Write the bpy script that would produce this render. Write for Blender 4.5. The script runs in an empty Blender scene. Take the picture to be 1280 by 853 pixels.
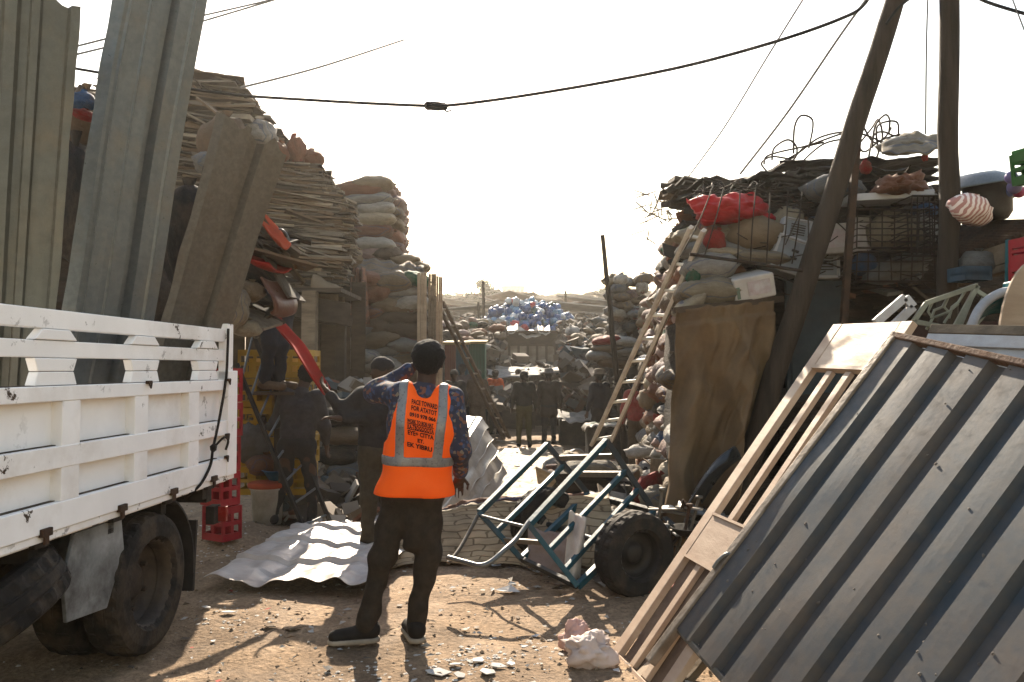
import bpy, bmesh, math, random
import numpy as np
from mathutils import Vector, Matrix, Euler, noise
from mathutils.bvhtree import BVHTree
R = math.radians
random.seed(11)
scn = bpy.context.scene
COL = scn.collection

# ---------------------------------------------------------------- camera, sky, sun, exposure
F, CX, CY, HOR, EYE = 995.0, 640.0, 426.5, 460.0, 1.58
PITCH = math.atan((HOR - CY) / F)
cam_d = bpy.data.cameras.new('camera'); cam = bpy.data.objects.new('camera', cam_d); COL.objects.link(cam)
cam.location = (0, 0, EYE); cam.rotation_euler = (R(90) + PITCH, 0, 0)
cam_d.sensor_width = 36; cam_d.lens = F / 1280 * 36; cam_d.clip_end = 3000; cam_d.clip_start = .05
scn.camera = cam
SUN_EL, SUN_AZ = R(33), R(-5)             # azimuth measured from +Y towards +X
world = bpy.data.worlds.new('World'); scn.world = world; world.use_nodes = True
nt = world.node_tree
sky = nt.nodes.new('ShaderNodeTexSky'); sky.sky_type = 'NISHITA'; sky.sun_disc = False
sky.sun_elevation = SUN_EL; sky.sun_rotation = SUN_AZ; sky.air_density = 2.0; sky.dust_density = 0.7; sky.ozone_density = 1.0
tint = nt.nodes.new('ShaderNodeVectorMath'); tint.operation = 'MULTIPLY'; tint.inputs[1].default_value = (1.13, 1.0, .98); nt.links.new(sky.outputs[0], tint.inputs[0]); nt.links.new(tint.outputs[0], nt.nodes['Background'].inputs[0]); nt.nodes['Background'].inputs[1].default_value = 0.085
sun_d = bpy.data.lights.new('sun', 'SUN'); sun = bpy.data.objects.new('sun', sun_d); COL.objects.link(sun)
sun_d.energy = 5.0; sun_d.angle = R(.5); sun_d.color = (1, .86, .68)
sun.rotation_euler = Vector((math.sin(SUN_AZ) * math.cos(SUN_EL), math.cos(SUN_AZ) * math.cos(SUN_EL), math.sin(SUN_EL))).to_track_quat('Z', 'Y').to_euler()
vs = scn.view_settings; vs.view_transform = 'Standard'; vs.look = 'None'; vs.gamma = 1; vs.use_curve_mapping = False
vs.exposure = 1.9

def U(px, py, Y):
    """point seen at photograph pixel (px,py) at distance Y along the view"""
    x, y = (px - CX) / F, (CY - py) / F
    d = Vector((x, math.cos(PITCH) - y * math.sin(PITCH), math.sin(PITCH) + y * math.cos(PITCH)))
    return Vector((0, 0, EYE)) + d * (Y / d.y)

def n3(x, y, z=0.): return noise.noise(Vector((x, y, z)))
def sstep(a, b, t):
    t = min(1, max(0, (t - a) / (b - a))); return t * t * (3 - 2 * t)
def gz(x, y):
    z = -.165 * sstep(6, 18, y)
    if y > 26: z += .087 * (min(y, 420) - 26) * sstep(26, 45, y) + (.5 * n3(x * .02, y * .02) * sstep(40, 90, y))
    if y < 13:
        for xr in (-1.18, .22): z -= .022 * math.exp(-((x - xr - .06 * (y - 4) - .05 * math.sin(y * .7)) / .11) ** 2) * (.7 + .3 * math.sin(y * 34 + 3 * x))
    z += .16 * math.exp(-((x + 2.5) / .45) ** 2 - ((y - 7.3) / .6) ** 2)
    z += .10 * sstep(8, 12, y) * n3(x * .6, y * .6, 3) * (1 - sstep(22, 30, y))
    return z + .035 * n3(x * 1.3, y * 1.3) + (.02 * n3(x * 5, y * 5, 7) + .009 * n3(x * 12, y * 12, 2) if y < 25 else 0)

# ---------------------------------------------------------------- materials
MATS = {}
def M(name, c, c2=None, rough=.8, metal=0., scale=6., bump=.2, dirt=.35, dirtc=(.045, .032, .02), stretch=(1, 1, 1), vary=.12, bscale=4., spec=.15, dscale=.35, edge=.46, trans=0, alb=.62, fine=.0, chips=0):
    if name in MATS: return MATS[name]
    c = tuple(x * alb for x in c); c2 = tuple(x * alb for x in c2) if c2 else None; dirtc = tuple(x * max(alb, .8) for x in dirtc)
    m = bpy.data.materials.new(name); m.use_nodes = True; t = m.node_tree; L = t.links.new; N = t.nodes.new
    b = t.nodes['Principled BSDF']
    tc = N('ShaderNodeTexCoord'); oi = N('ShaderNodeObjectInfo')
    mu = N('ShaderNodeMath'); mu.operation = 'MULTIPLY'; mu.inputs[1].default_value = 41.; L(oi.outputs['Random'], mu.inputs[0])
    va = N('ShaderNodeVectorMath'); va.operation = 'ADD'; L(tc.outputs['Object'], va.inputs[0]); L(mu.outputs[0], va.inputs[1])
    mp = N('ShaderNodeMapping'); mp.inputs['Scale'].default_value = stretch; L(va.outputs[0], mp.inputs[0])
    def noi(s, d=5, r=.6):
        n = N('ShaderNodeTexNoise'); n.inputs['Scale'].default_value = s; n.inputs['Detail'].default_value = d; n.inputs['Roughness'].default_value = r
        L(mp.outputs[0], n.inputs[0]); return n
    def ramp(n, a, z):
        r = N('ShaderNodeMapRange'); r.inputs[1].default_value = a; r.inputs[2].default_value = z; L(n.outputs[0], r.inputs[0]); return r
    def mix(fac, A, B):
        x = N('ShaderNodeMix'); x.data_type = 'RGBA'
        if hasattr(fac, 'outputs'): L(fac.outputs[0], x.inputs[0])
        else: x.inputs[0].default_value = fac
        for s, q in ((6, A), (7, B)):
            if isinstance(q, tuple): x.inputs[s].default_value = (*q, 1)
            else: L(q, x.inputs[s])
        return x.outputs[2]
    c2 = c2 or tuple(k * .7 for k in c)
    n1 = noi(scale); col = mix(ramp(n1, .38, .62), c, c2)
    if dirt:
        n2 = noi(scale * dscale, 8, .68); r2 = ramp(n2, edge, edge + .22)
        mm = N('ShaderNodeMath'); mm.operation = 'MULTIPLY'; mm.inputs[1].default_value = dirt; L(r2.outputs[0], mm.inputs[0])
        col = mix(mm, col, dirtc)
    if chips:
        n7 = noi(7.5, 9, .72); r7 = ramp(n7, .60, .615); n8 = noi(1.1, 2); r8 = ramp(n8, .42, .56); m7 = N('ShaderNodeMath'); m7.operation = 'MULTIPLY'; L(r7.outputs[0], m7.inputs[0]); L(r8.outputs[0], m7.inputs[1]); col = mix(m7, col, (.05, .035, .025))
    if fine:
        r5 = ramp(noi(scale * 22, 3, .8), .36, .66); r5.inputs[3].default_value = 1 - fine; r5.inputs[4].default_value = 1 + fine * .8
        vm = N('ShaderNodeVectorMath'); vm.operation = 'SCALE'; L(col, vm.inputs[0]); L(r5.outputs[0], vm.inputs['Scale']); col = vm.outputs[0]
    hs = N('ShaderNodeHueSaturation'); rr = N('ShaderNodeMapRange'); rr.inputs[3].default_value = 1 - vary; rr.inputs[4].default_value = 1 + vary
    L(oi.outputs['Random'], rr.inputs[0]); L(rr.outputs[0], hs.inputs['Value']); L(col, hs.inputs['Color'])
    L(hs.outputs[0], b.inputs['Base Color'])
    b.inputs['Metallic'].default_value = metal; b.inputs['Specular IOR Level'].default_value = spec
    r3 = ramp(noi(scale * 1.7), .3, .7); r3.inputs[3].default_value = max(.05, rough - .15); r3.inputs[4].default_value = min(1, rough + .12); L(r3.outputs[0], b.inputs['Roughness'])
    if bump:
        bp = N('ShaderNodeBump'); bp.inputs['Strength'].default_value = bump; bp.inputs['Distance'].default_value = .02
        L(noi(scale * bscale, 6).outputs[0], bp.inputs['Height']); L(bp.outputs[0], b.inputs['Normal'])
    if trans:
        b.inputs['Transmission Weight'].default_value = 0
        ts = N('ShaderNodeBsdfTranslucent'); L(hs.outputs[0], ts.inputs[0]); ms = N('ShaderNodeMixShader'); ms.inputs[0].default_value = trans
        L(b.outputs[0], ms.inputs[1]); L(ts.outputs[0], ms.inputs[2]); L(ms.outputs[0], t.nodes['Material Output'].inputs[0])
    MATS[name] = m; return m

# ---------------------------------------------------------------- mesh builder
class MB:
    def __init__(s): s.v = []; s.f = []; s.m = []; s.sm = []
    def add(s, vs_, fs, mi=0, smooth=False):
        o = len(s.v); s.v += [Vector(p) for p in vs_]
        for f in fs: s.f.append([i + o for i in f]); s.m.append(mi); s.sm.append(smooth)
        return s
    def box(s, c, d, rot=None, mi=0):
        c = Vector(c); h = Vector(d) / 2
        q = [Vector((x * h.x, y * h.y, z * h.z)) for x in (-1, 1) for y in (-1, 1) for z in (-1, 1)]
        if rot is not None:
            mt = rot if isinstance(rot, Matrix) else Euler(rot).to_matrix(); q = [mt @ p for p in q]
        return s.add([p + c for p in q], [(0, 1, 3, 2), (4, 6, 7, 5), (0, 4, 5, 1), (2, 3, 7, 6), (0, 2, 6, 4), (1, 5, 7, 3)], mi)
    def bar(s, p, q, w, h=None, up=(0, 0, 1), mi=0):
        p = Vector(p); q = Vector(q); h = h or w; d = (q - p).normalized(); up = Vector(up)
        if abs(d.dot(up.normalized())) > .98: up = Vector((0, 1, 0))
        x = d.cross(up).normalized(); z = x.cross(d)
        mt = Matrix((x, d, z)).transposed()
        return s.box((p + q) / 2, (w, (q - p).length, h), mt, mi)
    def tube(s, pts, r, n=8, mi=0, closed=False, caps=True):
        pts = [Vector(p) for p in pts]; k = len(pts); rs = r if isinstance(r, (list, tuple)) else [r] * k
        vs_ = []; prev = None
        for i, p in enumerate(pts):
            d = (pts[(i + 1) % k] - pts[i - 1]) if closed else (pts[min(i + 1, k - 1)] - pts[max(i - 1, 0)])
            d = d.normalized() if d.length > 1e-9 else Vector((0, 0, 1))
            if prev is None: a = d.orthogonal().normalized()
            else: a = (prev - d * prev.dot(d)); a = a.normalized() if a.length > 1e-6 else d.orthogonal().normalized()
            prev = a; b = d.cross(a)
            vs_ += [p + (a * math.cos(2 * math.pi * j / n) + b * math.sin(2 * math.pi * j / n)) * rs[i] for j in range(n)]
        fs = []
        for i in range(k if closed else k - 1):
            i2 = (i + 1) % k
            for j in range(n): fs.append((i * n + j, i * n + (j + 1) % n, i2 * n + (j + 1) % n, i2 * n + j))
        s.add(vs_, fs, mi, True)
        if caps and not closed:
            s.add(vs_[:n], [tuple(range(n))[::-1]], mi); s.add(vs_[-n:], [tuple(range(n))], mi)
        return s
    def lathe(s, prof, n=24, mat=None, mi=0, smooth=True, mod=None):
        mat = mat or Matrix.Identity(4); vs_ = []
        for r, z in prof:
            for j in range(n):
                rr = r * (mod(j, z) if mod else 1)
                vs_.append(mat @ Vector((rr * math.cos(2 * math.pi * j / n), rr * math.sin(2 * math.pi * j / n), z)))
        fs = [(i * n + j, i * n + (j + 1) % n, (i + 1) * n + (j + 1) % n, (i + 1) * n + j) for i in range(len(prof) - 1) for j in range(n)]
        return s.add(vs_, fs, mi, smooth)
    def grid(s, fn, nu, nv, mi=0, smooth=True):
        vs_ = [fn(i / nu, j / nv) for j in range(nv + 1) for i in range(nu + 1)]
        fs = [(j * (nu + 1) + i, j * (nu + 1) + i + 1, (j + 1) * (nu + 1) + i + 1, (j + 1) * (nu + 1) + i) for j in range(nv) for i in range(nu)]
        return s.add(vs_, fs, mi, smooth)
    def prism(s, poly, t, mat=None, mi=0):
        mat = mat or Matrix.Identity(4); n = len(poly)
        vs_ = [mat @ Vector((x, y, -t / 2)) for x, y in poly] + [mat @ Vector((x, y, t / 2)) for x, y in poly]
        fs = [tuple(range(n))[::-1], tuple(range(n, 2 * n))] + [(i, (i + 1) % n, n + (i + 1) % n, n + i) for i in range(n)]
        return s.add(vs_, fs, mi)
    def mesh(s, name, mats, org=(0, 0, 0)):
        me = bpy.data.meshes.new(name); o = Vector(org)
        me.from_pydata([tuple(p - o) for p in s.v], [], s.f)
        for m in (mats if isinstance(mats, (list, tuple)) else [mats]): me.materials.append(m)
        me.polygons.foreach_set('material_index', s.m); me.polygons.foreach_set('use_smooth', s.sm); me.update(); return me
    def uvgrid(s, name, fn, nu, nv, mat, org, solid=.004, smooth=True):
        s.grid(fn, nu, nv, smooth=smooth); o = s.build(name, mat, org=org, solid=solid); uv = o.data.uv_layers.new(name='UVMap')
        for lp in o.data.loops: i = lp.vertex_index; uv.data[lp.index].uv = ((i % (nu + 1)) / nu, (i // (nu + 1)) / nv)
        return o
    def build(s, name, mats, parent=None, org=(0, 0, 0), bevel=0, solid=0, world_in_parent=True):
        """verts are given in world space unless org is the parent's own origin"""
        if parent is not None and world_in_parent and parent.get('worldbuilt'):
            org = parent.location if parent.parent is None else parent.location + parent.parent.location
        o = bpy.data.objects.new(name, s.mesh(name, mats, org)); COL.objects.link(o)
        if parent is not None:
            o.parent = parent
            if parent.get('worldbuilt') and world_in_parent: o['worldbuilt'] = 1
        else: o.location = org
        fin(o, bevel, solid); return o
def fin(o, bevel=0, solid=0):
    if solid:
        m = o.modifiers.new('s', 'SOLIDIFY'); m.thickness = solid; m.offset = 0
    if bevel:
        m = o.modifiers.new('b', 'BEVEL'); m.width = bevel; m.segments = 2; m.limit_method = 'ANGLE'; m.angle_limit = R(40)
def tag(o, label=None, cat=None, group=None, kind='thing'):
    if label: o['label'] = label
    if cat: o['category'] = cat
    if group: o['group'] = group
    o['kind'] = kind; return o
def thing(name, label, cat, loc, rot=(0, 0, 0), group=None, world=False):
    o = bpy.data.objects.new(name, None); COL.objects.link(o); o.location = loc; o.rotation_euler = rot
    o.empty_display_size = .1
    if world: o['worldbuilt'] = 1
    return tag(o, label, cat, group)
def inst(me, name, loc, rot=(0, 0, 0), scale=(1, 1, 1), mat=None, parent=None):
    o = bpy.data.objects.new(name, me); COL.objects.link(o); o.location = loc; o.rotation_euler = rot; o.scale = scale
    if mat is not None:
        o.material_slots[0].link = 'OBJECT'; o.material_slots[0].material = mat
    if parent is not None: o.parent = parent
    return o
def copy_tree(o, parent=None):
    c = o.copy(); COL.objects.link(c); c.parent = parent
    for ch in list(o.children): copy_tree(ch, c)
    return c
def text_geo(body, size, bold=0, shear=0.):
    cu = bpy.data.curves.new('t', 'FONT'); cu.body = body; cu.size = size; cu.align_x = 'CENTER'; cu.resolution_u = 2; cu.offset = bold; cu.shear = shear
    ob = bpy.data.objects.new('t', cu); COL.objects.link(ob); dg = bpy.context.evaluated_depsgraph_get()
    me = bpy.data.meshes.new_from_object(ob.evaluated_get(dg)); vs_ = [v.co.copy() for v in me.vertices]; fs = [tuple(p.vertices) for p in me.polygons]
    bpy.data.objects.remove(ob); bpy.data.curves.remove(cu); bpy.data.meshes.remove(me); return vs_, fs
def jit(v, a): return Vector(v) + Vector((random.uniform(-a, a), random.uniform(-a, a), random.uniform(-a, a)))

# ---------------------------------------------------------------- smooth solids from distance fields (people)
def seg(P, a, b, ra, rb):
    a = np.array(a, float); b = np.array(b, float); d = b - a; L2 = max(d @ d, 1e-9)
    t = np.clip(((P - a) @ d) / L2, 0, 1)
    return np.linalg.norm(P - a - t[:, None] * d, axis=1) - (ra + (rb - ra) * t)
def smin(a, b, k):
    h = np.maximum(k - np.abs(a - b), 0) / k; return np.minimum(a, b) - h * h * k * .25
def surfnet(fn, lo, hi, h):
    lo = np.array(lo, float); n = np.ceil((np.array(hi) - lo) / h).astype(int) + 1
    ax = [lo[i] + h * np.arange(n[i]) for i in range(3)]
    P = np.stack(np.meshgrid(*ax, indexing='ij'), -1).reshape(-1, 3)
    V = np.concatenate([fn(P[i:i + 400000]) for i in range(0, len(P), 400000)]).reshape(n)
    sx, sy, sz = n - 1; S = V < 0
    acc = np.zeros((sx, sy, sz, 3)); cnt = np.zeros((sx, sy, sz))
    offs = [(i, j, k) for i in (0, 1) for j in (0, 1) for k in (0, 1)]
    sl = lambda A, o: A[o[0]:o[0] + sx, o[1]:o[1] + sy, o[2]:o[2] + sz]
    for a in offs:
        for d in range(3):
            if a[d]: continue
            b = list(a); b[d] = 1; va, vb = sl(V, a), sl(V, b); m = (va < 0) != (vb < 0)
            t = np.where(m, va / np.where(m, va - vb, 1), 0)
            p = np.zeros((sx, sy, sz, 3)); p[...] = a; p[..., d] += t
            acc += p * m[..., None]; cnt += m
    mask = cnt > 0; idx = -np.ones((sx, sy, sz), int); idx[mask] = np.arange(mask.sum())
    base = np.argwhere(mask); vs_ = (base + acc[mask] / cnt[mask][:, None]) * h + lo
    fs = []
    for d in range(3):
        e, g = (d + 1) % 3, (d + 2) % 3
        A = np.take(S, range(n[d] - 1), d); B = np.take(S, range(1, n[d]), d)
        c = np.argwhere(A != B); c = c[(c[:, e] > 0) & (c[:, g] > 0) & (c[:, e] < n[e] - 1) & (c[:, g] < n[g] - 1)]
        q = []
        for oe, og in ((0, 0), (1, 0), (1, 1), (0, 1)):
            cc = c.copy(); cc[:, e] -= oe; cc[:, g] -= og; q.append(idx[cc[:, 0], cc[:, 1], cc[:, 2]])
        q = np.stack(q, 1); fl = ~A[c[:, 0], c[:, 1], c[:, 2]]; q[fl] = q[fl][:, ::-1]; fs.append(q)
    return vs_, np.concatenate(fs)
def solid(name, fn, lo, hi, h, mat, parent, smooth=2):
    vs_, fs = surfnet(fn, lo, hi, h)
    me = bpy.data.meshes.new(name); me.from_pydata(vs_.tolist(), [], fs.tolist()); me.materials.append(mat)
    me.polygons.foreach_set('use_smooth', [True] * len(fs)); me.update()
    o = bpy.data.objects.new(name, me); COL.objects.link(o); o.parent = parent
    if smooth:
        mo = o.modifiers.new('s', 'SMOOTH'); mo.iterations = smooth; mo.factor = .5
    return o
def union(P, prims, k):
    d = None
    for p in prims:
        e = seg(P, *p); d = e if d is None else smin(d, e, k)
    return d
def folds(P, a, s=1.):
    x, y, z = P[:, 0] * s, P[:, 1] * s, P[:, 2] * s
    return a * (np.sin(31 * z + 14 * x + 4 * np.sin(9 * y + 5 * x)) + .7 * np.sin(47 * z - 33 * x + 21 * y + 2) + .6 * np.sin(63 * y + 29 * z + 3 * np.sin(17 * x))) / 2.3
# ---------------------------------------------------------------- people
SKIN = M('skin', (.075, .04, .026), (.06, .032, .02), rough=.55, bump=.05, dirt=0, vary=.05)
HAIR = M('hair', (.008, .007, .006), (.014, .012, .01), rough=.95, scale=60, bump=1., dirt=0, spec=.3)
BEANIE = M('beanie', (.03, .028, .03), rough=.95, scale=30, bump=.4)
SOLE = M('sole', (.42, .36, .28), rough=.9)
def J0(**k):
    J = dict(head=(0, .02, 1.60), face=(0, 1, 0), neck=(0, 0, 1.47), sl=(-.17, -.01, 1.41), sr=(.17, -.01, 1.41),
             el=(-.25, -.03, 1.13), er=(.25, -.03, 1.13), wl=(-.27, .04, .88), wr=(.27, .04, .88),
             hl=(-.09, 0, .90), hr=(.09, 0, .90), kl=(-.10, .03, .50), kr=(.10, .03, .50), al=(-.11, -.02, .085), ar=(.11, -.02, .085),
             tl=(-.14, .17, .03), tr=(.14, .17, .03), dl=(0, .1, -1), dr=(0, .1, -1))
    J.update(k); return {a: np.array(b, float) for a, b in J.items()}
def unit(v): return v / max(np.linalg.norm(v), 1e-9)
def hand_prims(w, d, side, fr):
    d = unit(d); s = np.cross(d, (0, 0, 1.)) if abs(d[2]) < .8 else np.array((0, 1., 0)); s = unit(s - d * (s @ d)); n = unit(np.cross(d, s)) * side
    pr = [(w, w + d * .03, .026, .026)]
    for o in (-.024, 0, .022): pr.append((w + d * .02 + s * o * .6, w + d * .085 + s * o, .018, .014))
    for o, l in ((-.033, .055), (-.011, .07), (.011, .075), (.033, .066)):
        a = w + d * .088 + s * o; b = a + d * l * .55 + n * l * .12; c = b + d * l * .4 + n * l * .35
        pr += [(a, b, fr, fr * .92), (b, c, fr * .92, fr * .75)]
    a = w + d * .035 + s * .03; b = a + d * .035 + s * .028 + n * .012; pr += [(a, b, fr * 1.25, fr * 1.1), (b, b + d * .035 + n * .01, fr * 1.1, fr * .85)]
    return pr
def person(label, loc, yaw, J, top, trousers, shoes=None, hair=True, hat=None, h=.016, long=0., fr=.0105, k_hair=.012, toprad=1., baggy=1., group=None, drop=None):
    t = thing('person', label, 'person', loc, (0, 0, yaw), group)
    A = lambda n: J[n]
    f = unit(A('face')); up0 = unit(A('head') - A('neck')); sd = unit(np.cross(f, up0)); upv = np.cross(sd, f)
    H = A('head'); pel = (A('hl') + A('hr')) / 2; ss = unit(A('sr') - A('sl')); hs = unit(A('hr') - A('hl')); ch = (A('sl') + A('sr')) / 2
    low = pel + (ch - pel) * .18; mid = pel + (ch - pel) * .72
    torso = lambda r: [(low - hs * .06, mid - ss * .085, .095 * r, .105 * r), (low + hs * .06, mid + ss * .085, .095 * r, .105 * r),
                       (mid - ss * .06, A('sl') * .85 + ch * .15, .10 * r, .062 * r), (mid + ss * .06, A('sr') * .85 + ch * .15, .10 * r, .062 * r)]
    def body(P):
        d = union(P, torso(.9) + [(A('neck') - upv * .05, H - upv * .05, .058, .05)] +
                  [(A('s' + q), A('e' + q), .05, .038) for q in 'lr'] + [(A('e' + q), A('w' + q), .038, .026) for q in 'lr'] +
                  [(pel - hs * .07, pel + hs * .07, .10, .10)] +
                  [(A('h' + q), A('k' + q), .085, .055) for q in 'lr'] + [(A('k' + q), A('a' + q), .055, .036) for q in 'lr'] +
                  [(A('a' + q) - np.array((0, 0, .03)), A('t' + q), .036, .03) for q in 'lr'], .04)
        hd = union(P, [(H + upv * .022 - f * .015, H + upv * .026 + f * .012, .080, .076), (H - upv * .06 + f * .03, H - upv * .035 + f * .04, .046, .052)], .05)
        hd = smin(hd, union(P, [(H + f * .092 + upv * .012, H + f * .108 - upv * .018, .007, .014), (H + sd * .077 + upv * .01, H + sd * .08 - upv * .025, .014, .011),
                                (H - sd * .077 + upv * .01, H - sd * .08 - upv * .025, .014, .011), (H + f * .088 - upv * .05 - sd * .02, H + f * .088 - upv * .05 + sd * .02, .009, .009)], .004), .012)
        for q in (-1, 1): hd = np.maximum(hd, -(seg(P, H + f * .104 + sd * .034 * q + upv * .012, H + f * .1 + sd * .03 * q + upv * .012, .014, .014)))
        d = smin(d, hd, .03)
        for q, s_ in (('l', -1), ('r', 1)): d = smin(d, union(P, hand_prims(A('w' + q), A('d' + q), s_, fr), .006), .012)
        return d
    allp = np.array([J[x] for x in J if x not in ('face', 'dl', 'dr')]); lo = allp.min(0) - .26; hi = allp.max(0) + .26; lo[2] = max(lo[2], allp[:, 2].min() - .06)
    solid('body', body, lo, hi, h, SKIN, t, 1)
    def shirt(P):
        pr = torso(1.13 * toprad) + [(A('s' + q), A('e' + q), .072, .058) for q in 'lr'] + [(A('e' + q), A('e' + q) * .12 + A('w' + q) * .88, .057, .043) for q in 'lr']
        pr += [(low - hs * .05, low + hs * .05, .115 * toprad, .115 * toprad)]
        pr += [(A('neck') - upv * .06, A('neck') - upv * .03, .068, .06)]
        if long:
            pr += [(pel - hs * .07, pel - hs * .08 - np.array((0, 0, long)), .115, .13), (pel + hs * .07, pel + hs * .08 - np.array((0, 0, long)), .115, .13)]
        d = union(P, pr, .05) + folds(P, .006)
        return np.maximum(d, (pel[2] - .10 - long) - P[:, 2]) if ch[2] - pel[2] > .25 else d
    solid('shirt' if not long else 'coat', shirt, lo, hi, h, top, t)
    def trs(P):
        pr = [(pel - hs * .065, pel + hs * .065, .118, .118)]
        for q in 'lr':
            pr += [(A('h' + q), A('k' + q), .098 * baggy, .070 * baggy), (A('k' + q), A('a' + q), .068 * baggy, .054 * baggy)]
        if drop: pr += [(pel, pel - np.array((0, 0, drop)), .095, .06)]
        return union(P, pr, .045) + folds(P, .009) + folds(P + .3, .007, .45)
    solid('trousers', trs, lo, hi, h, trousers, t)
    for q in 'lr':
        def shoe(P, q=q):
            a = A('a' + q); to = A('t' + q); dz = np.array((0, 0, 1.)); hl = a - unit((to - a) * (1, 1, 0)) * .03; hl = hl * (1, 1, 0) + dz * (a[2] - .03)
            return union(P, [(hl, to * (1, 1, 0) + dz * (to[2] + .012), .046, .04), (hl + dz * .02, a + dz * .01, .046, .048)], .03)
        mn = np.minimum(A('a' + q), A('t' + q)) - .13; mx = np.maximum(A('a' + q), A('t' + q)) + .13
        solid('shoe', shoe, mn, mx, min(h * .8, .012), shoes or HAIR, t, 1)
    if hair:
        def hr(P):
            d = union(P, [(H + upv * .032 - f * .02, H + upv * .036 + f * .008, .076 + k_hair, .074 + k_hair), (H - upv * .02 - f * .03, H + upv * .02 - f * .028, .058 + k_hair * .5, .068 + k_hair)], .04) + folds(P, .004, 3.) + folds(P, .005, 7.)
            return np.maximum(d, -(seg(P, H - upv * .04 + f * .08, H - upv * .01 + f * .12, .085, .085)))
        solid('hair', hr, H - .2, H + .2, min(h, .011), HAIR, t, 1)
    if hat == 'beanie':
        solid('beanie', lambda P: np.maximum(union(P, [(H + upv * .03 - f * .02, H + upv * .045 + f * .005, .093, .089)], .03) + folds(P, .003, 2.), -((P - H) @ (upv * .94 + f * .2)) + .0), H - .2, H + .2, .012, BEANIE, t, 1)
    elif hat is not None:      # brimmed hat of a given material
        mb = MB(); q = Matrix.Translation(Vector(H + upv * .06)) @ Matrix((Vector(sd), Vector(f), Vector(upv))).transposed().to_4x4()
        mb.lathe([(.165, -.012), (.16, 0), (.105, .012), (.10, .07), (.07, .10), (.001, .105)], 20, q); mb.build('hat', hat, t, solid=.006, world_in_parent=False)
    return t
# ---------------------------------------------------------------- common materials
WHITE = M('white_paint', (.74, .73, .72), (.68, .67, .66), rough=.5, scale=3, bump=.12, dirt=.55, dirtc=(.33, .27, .21), edge=.50, vary=.03, alb=1, chips=1)
RUST = M('rusty_steel', (.09, .05, .03), (.045, .03, .022), rough=.85, scale=12, bump=.4)
BLACKM = M('black_metal', (.022, .02, .019), (.035, .03, .026), rough=.75, scale=9, bump=.2)
RUBBER = M('rubber', (.016, .015, .014), (.026, .022, .019), rough=.85, scale=14, bump=.25, dirt=.6, dirtc=(.10, .075, .05))
GALV = M('galvanised', (.40, .435, .44), (.32, .35, .355), rough=.42, metal=.45, scale=26, bump=.05, dirt=.55, dirtc=(.17, .14, .10), vary=.05, spec=.4, dscale=.12, fine=.16, edge=.48, alb=.27)
GALV2 = M('galvanised_brown', (.38, .33, .26), (.29, .25, .195), rough=.55, metal=.3, scale=30, bump=.08, dirt=.65, dirtc=(.10, .075, .05), vary=.05, spec=.3, dscale=.4, fine=.22, edge=.50, alb=.27)
GALV3 = M('galvanised_olive', (.31, .30, .235), (.26, .25, .195), rough=.5, metal=.35, scale=14, bump=.05, dirt=.6, dirtc=(.15, .115, .07), vary=.05, spec=.3, dscale=.16, fine=.14, edge=.48, alb=.27)
WOOD = M('grey_wood', (.26, .20, .14), (.15, .115, .08), rough=.85, scale=9, bump=.35, stretch=(.25, 1, 1))
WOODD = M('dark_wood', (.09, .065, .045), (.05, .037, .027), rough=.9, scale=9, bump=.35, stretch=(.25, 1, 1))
WOODL = M('pale_wood', (.50, .39, .28), (.38, .28, .19), rough=.75, scale=7, bump=.2, dirt=.4, dirtc=(.17, .11, .07), stretch=(.3, 1, 1))
POLEW = M('pole_wood', (.06, .044, .032), (.032, .025, .019), rough=.9, scale=14, bump=.6, stretch=(1, 1, .12))
CARD = [M('board_%s' % n, c, None, rough=.9, scale=5, bump=.25, dirt=.45, vary=.25) for n, c in
        (('grey', (.25, .22, .185)), ('brown', (.20, .14, .09)), ('pale', (.42, .36, .28)), ('dark', (.085, .07, .055)))]
CARDN = ['grey', 'brown', 'pale', 'dark']
SACKC = dict(white=(.55, .52, .47), cream=(.50, .42, .30), tan=(.34, .255, .165), rust=(.33, .15, .09), pink=(.46, .31, .27), grey=(.28, .28, .27), brown=(.19, .13, .085), green=(.03, .17, .09), blue=(.06, .13, .26), red=(.42, .035, .03), black=(.03, .029, .03))
SACK = {n: M('sack_' + n, c, tuple(k * .78 for k in c), rough=.75, scale=5, bump=.9, dirt=.6, dirtc=(.10, .075, .05), vary=.25, trans=.12, alb=.45, bscale=3, spec=.12) for n, c in SACKC.items()}

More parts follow.
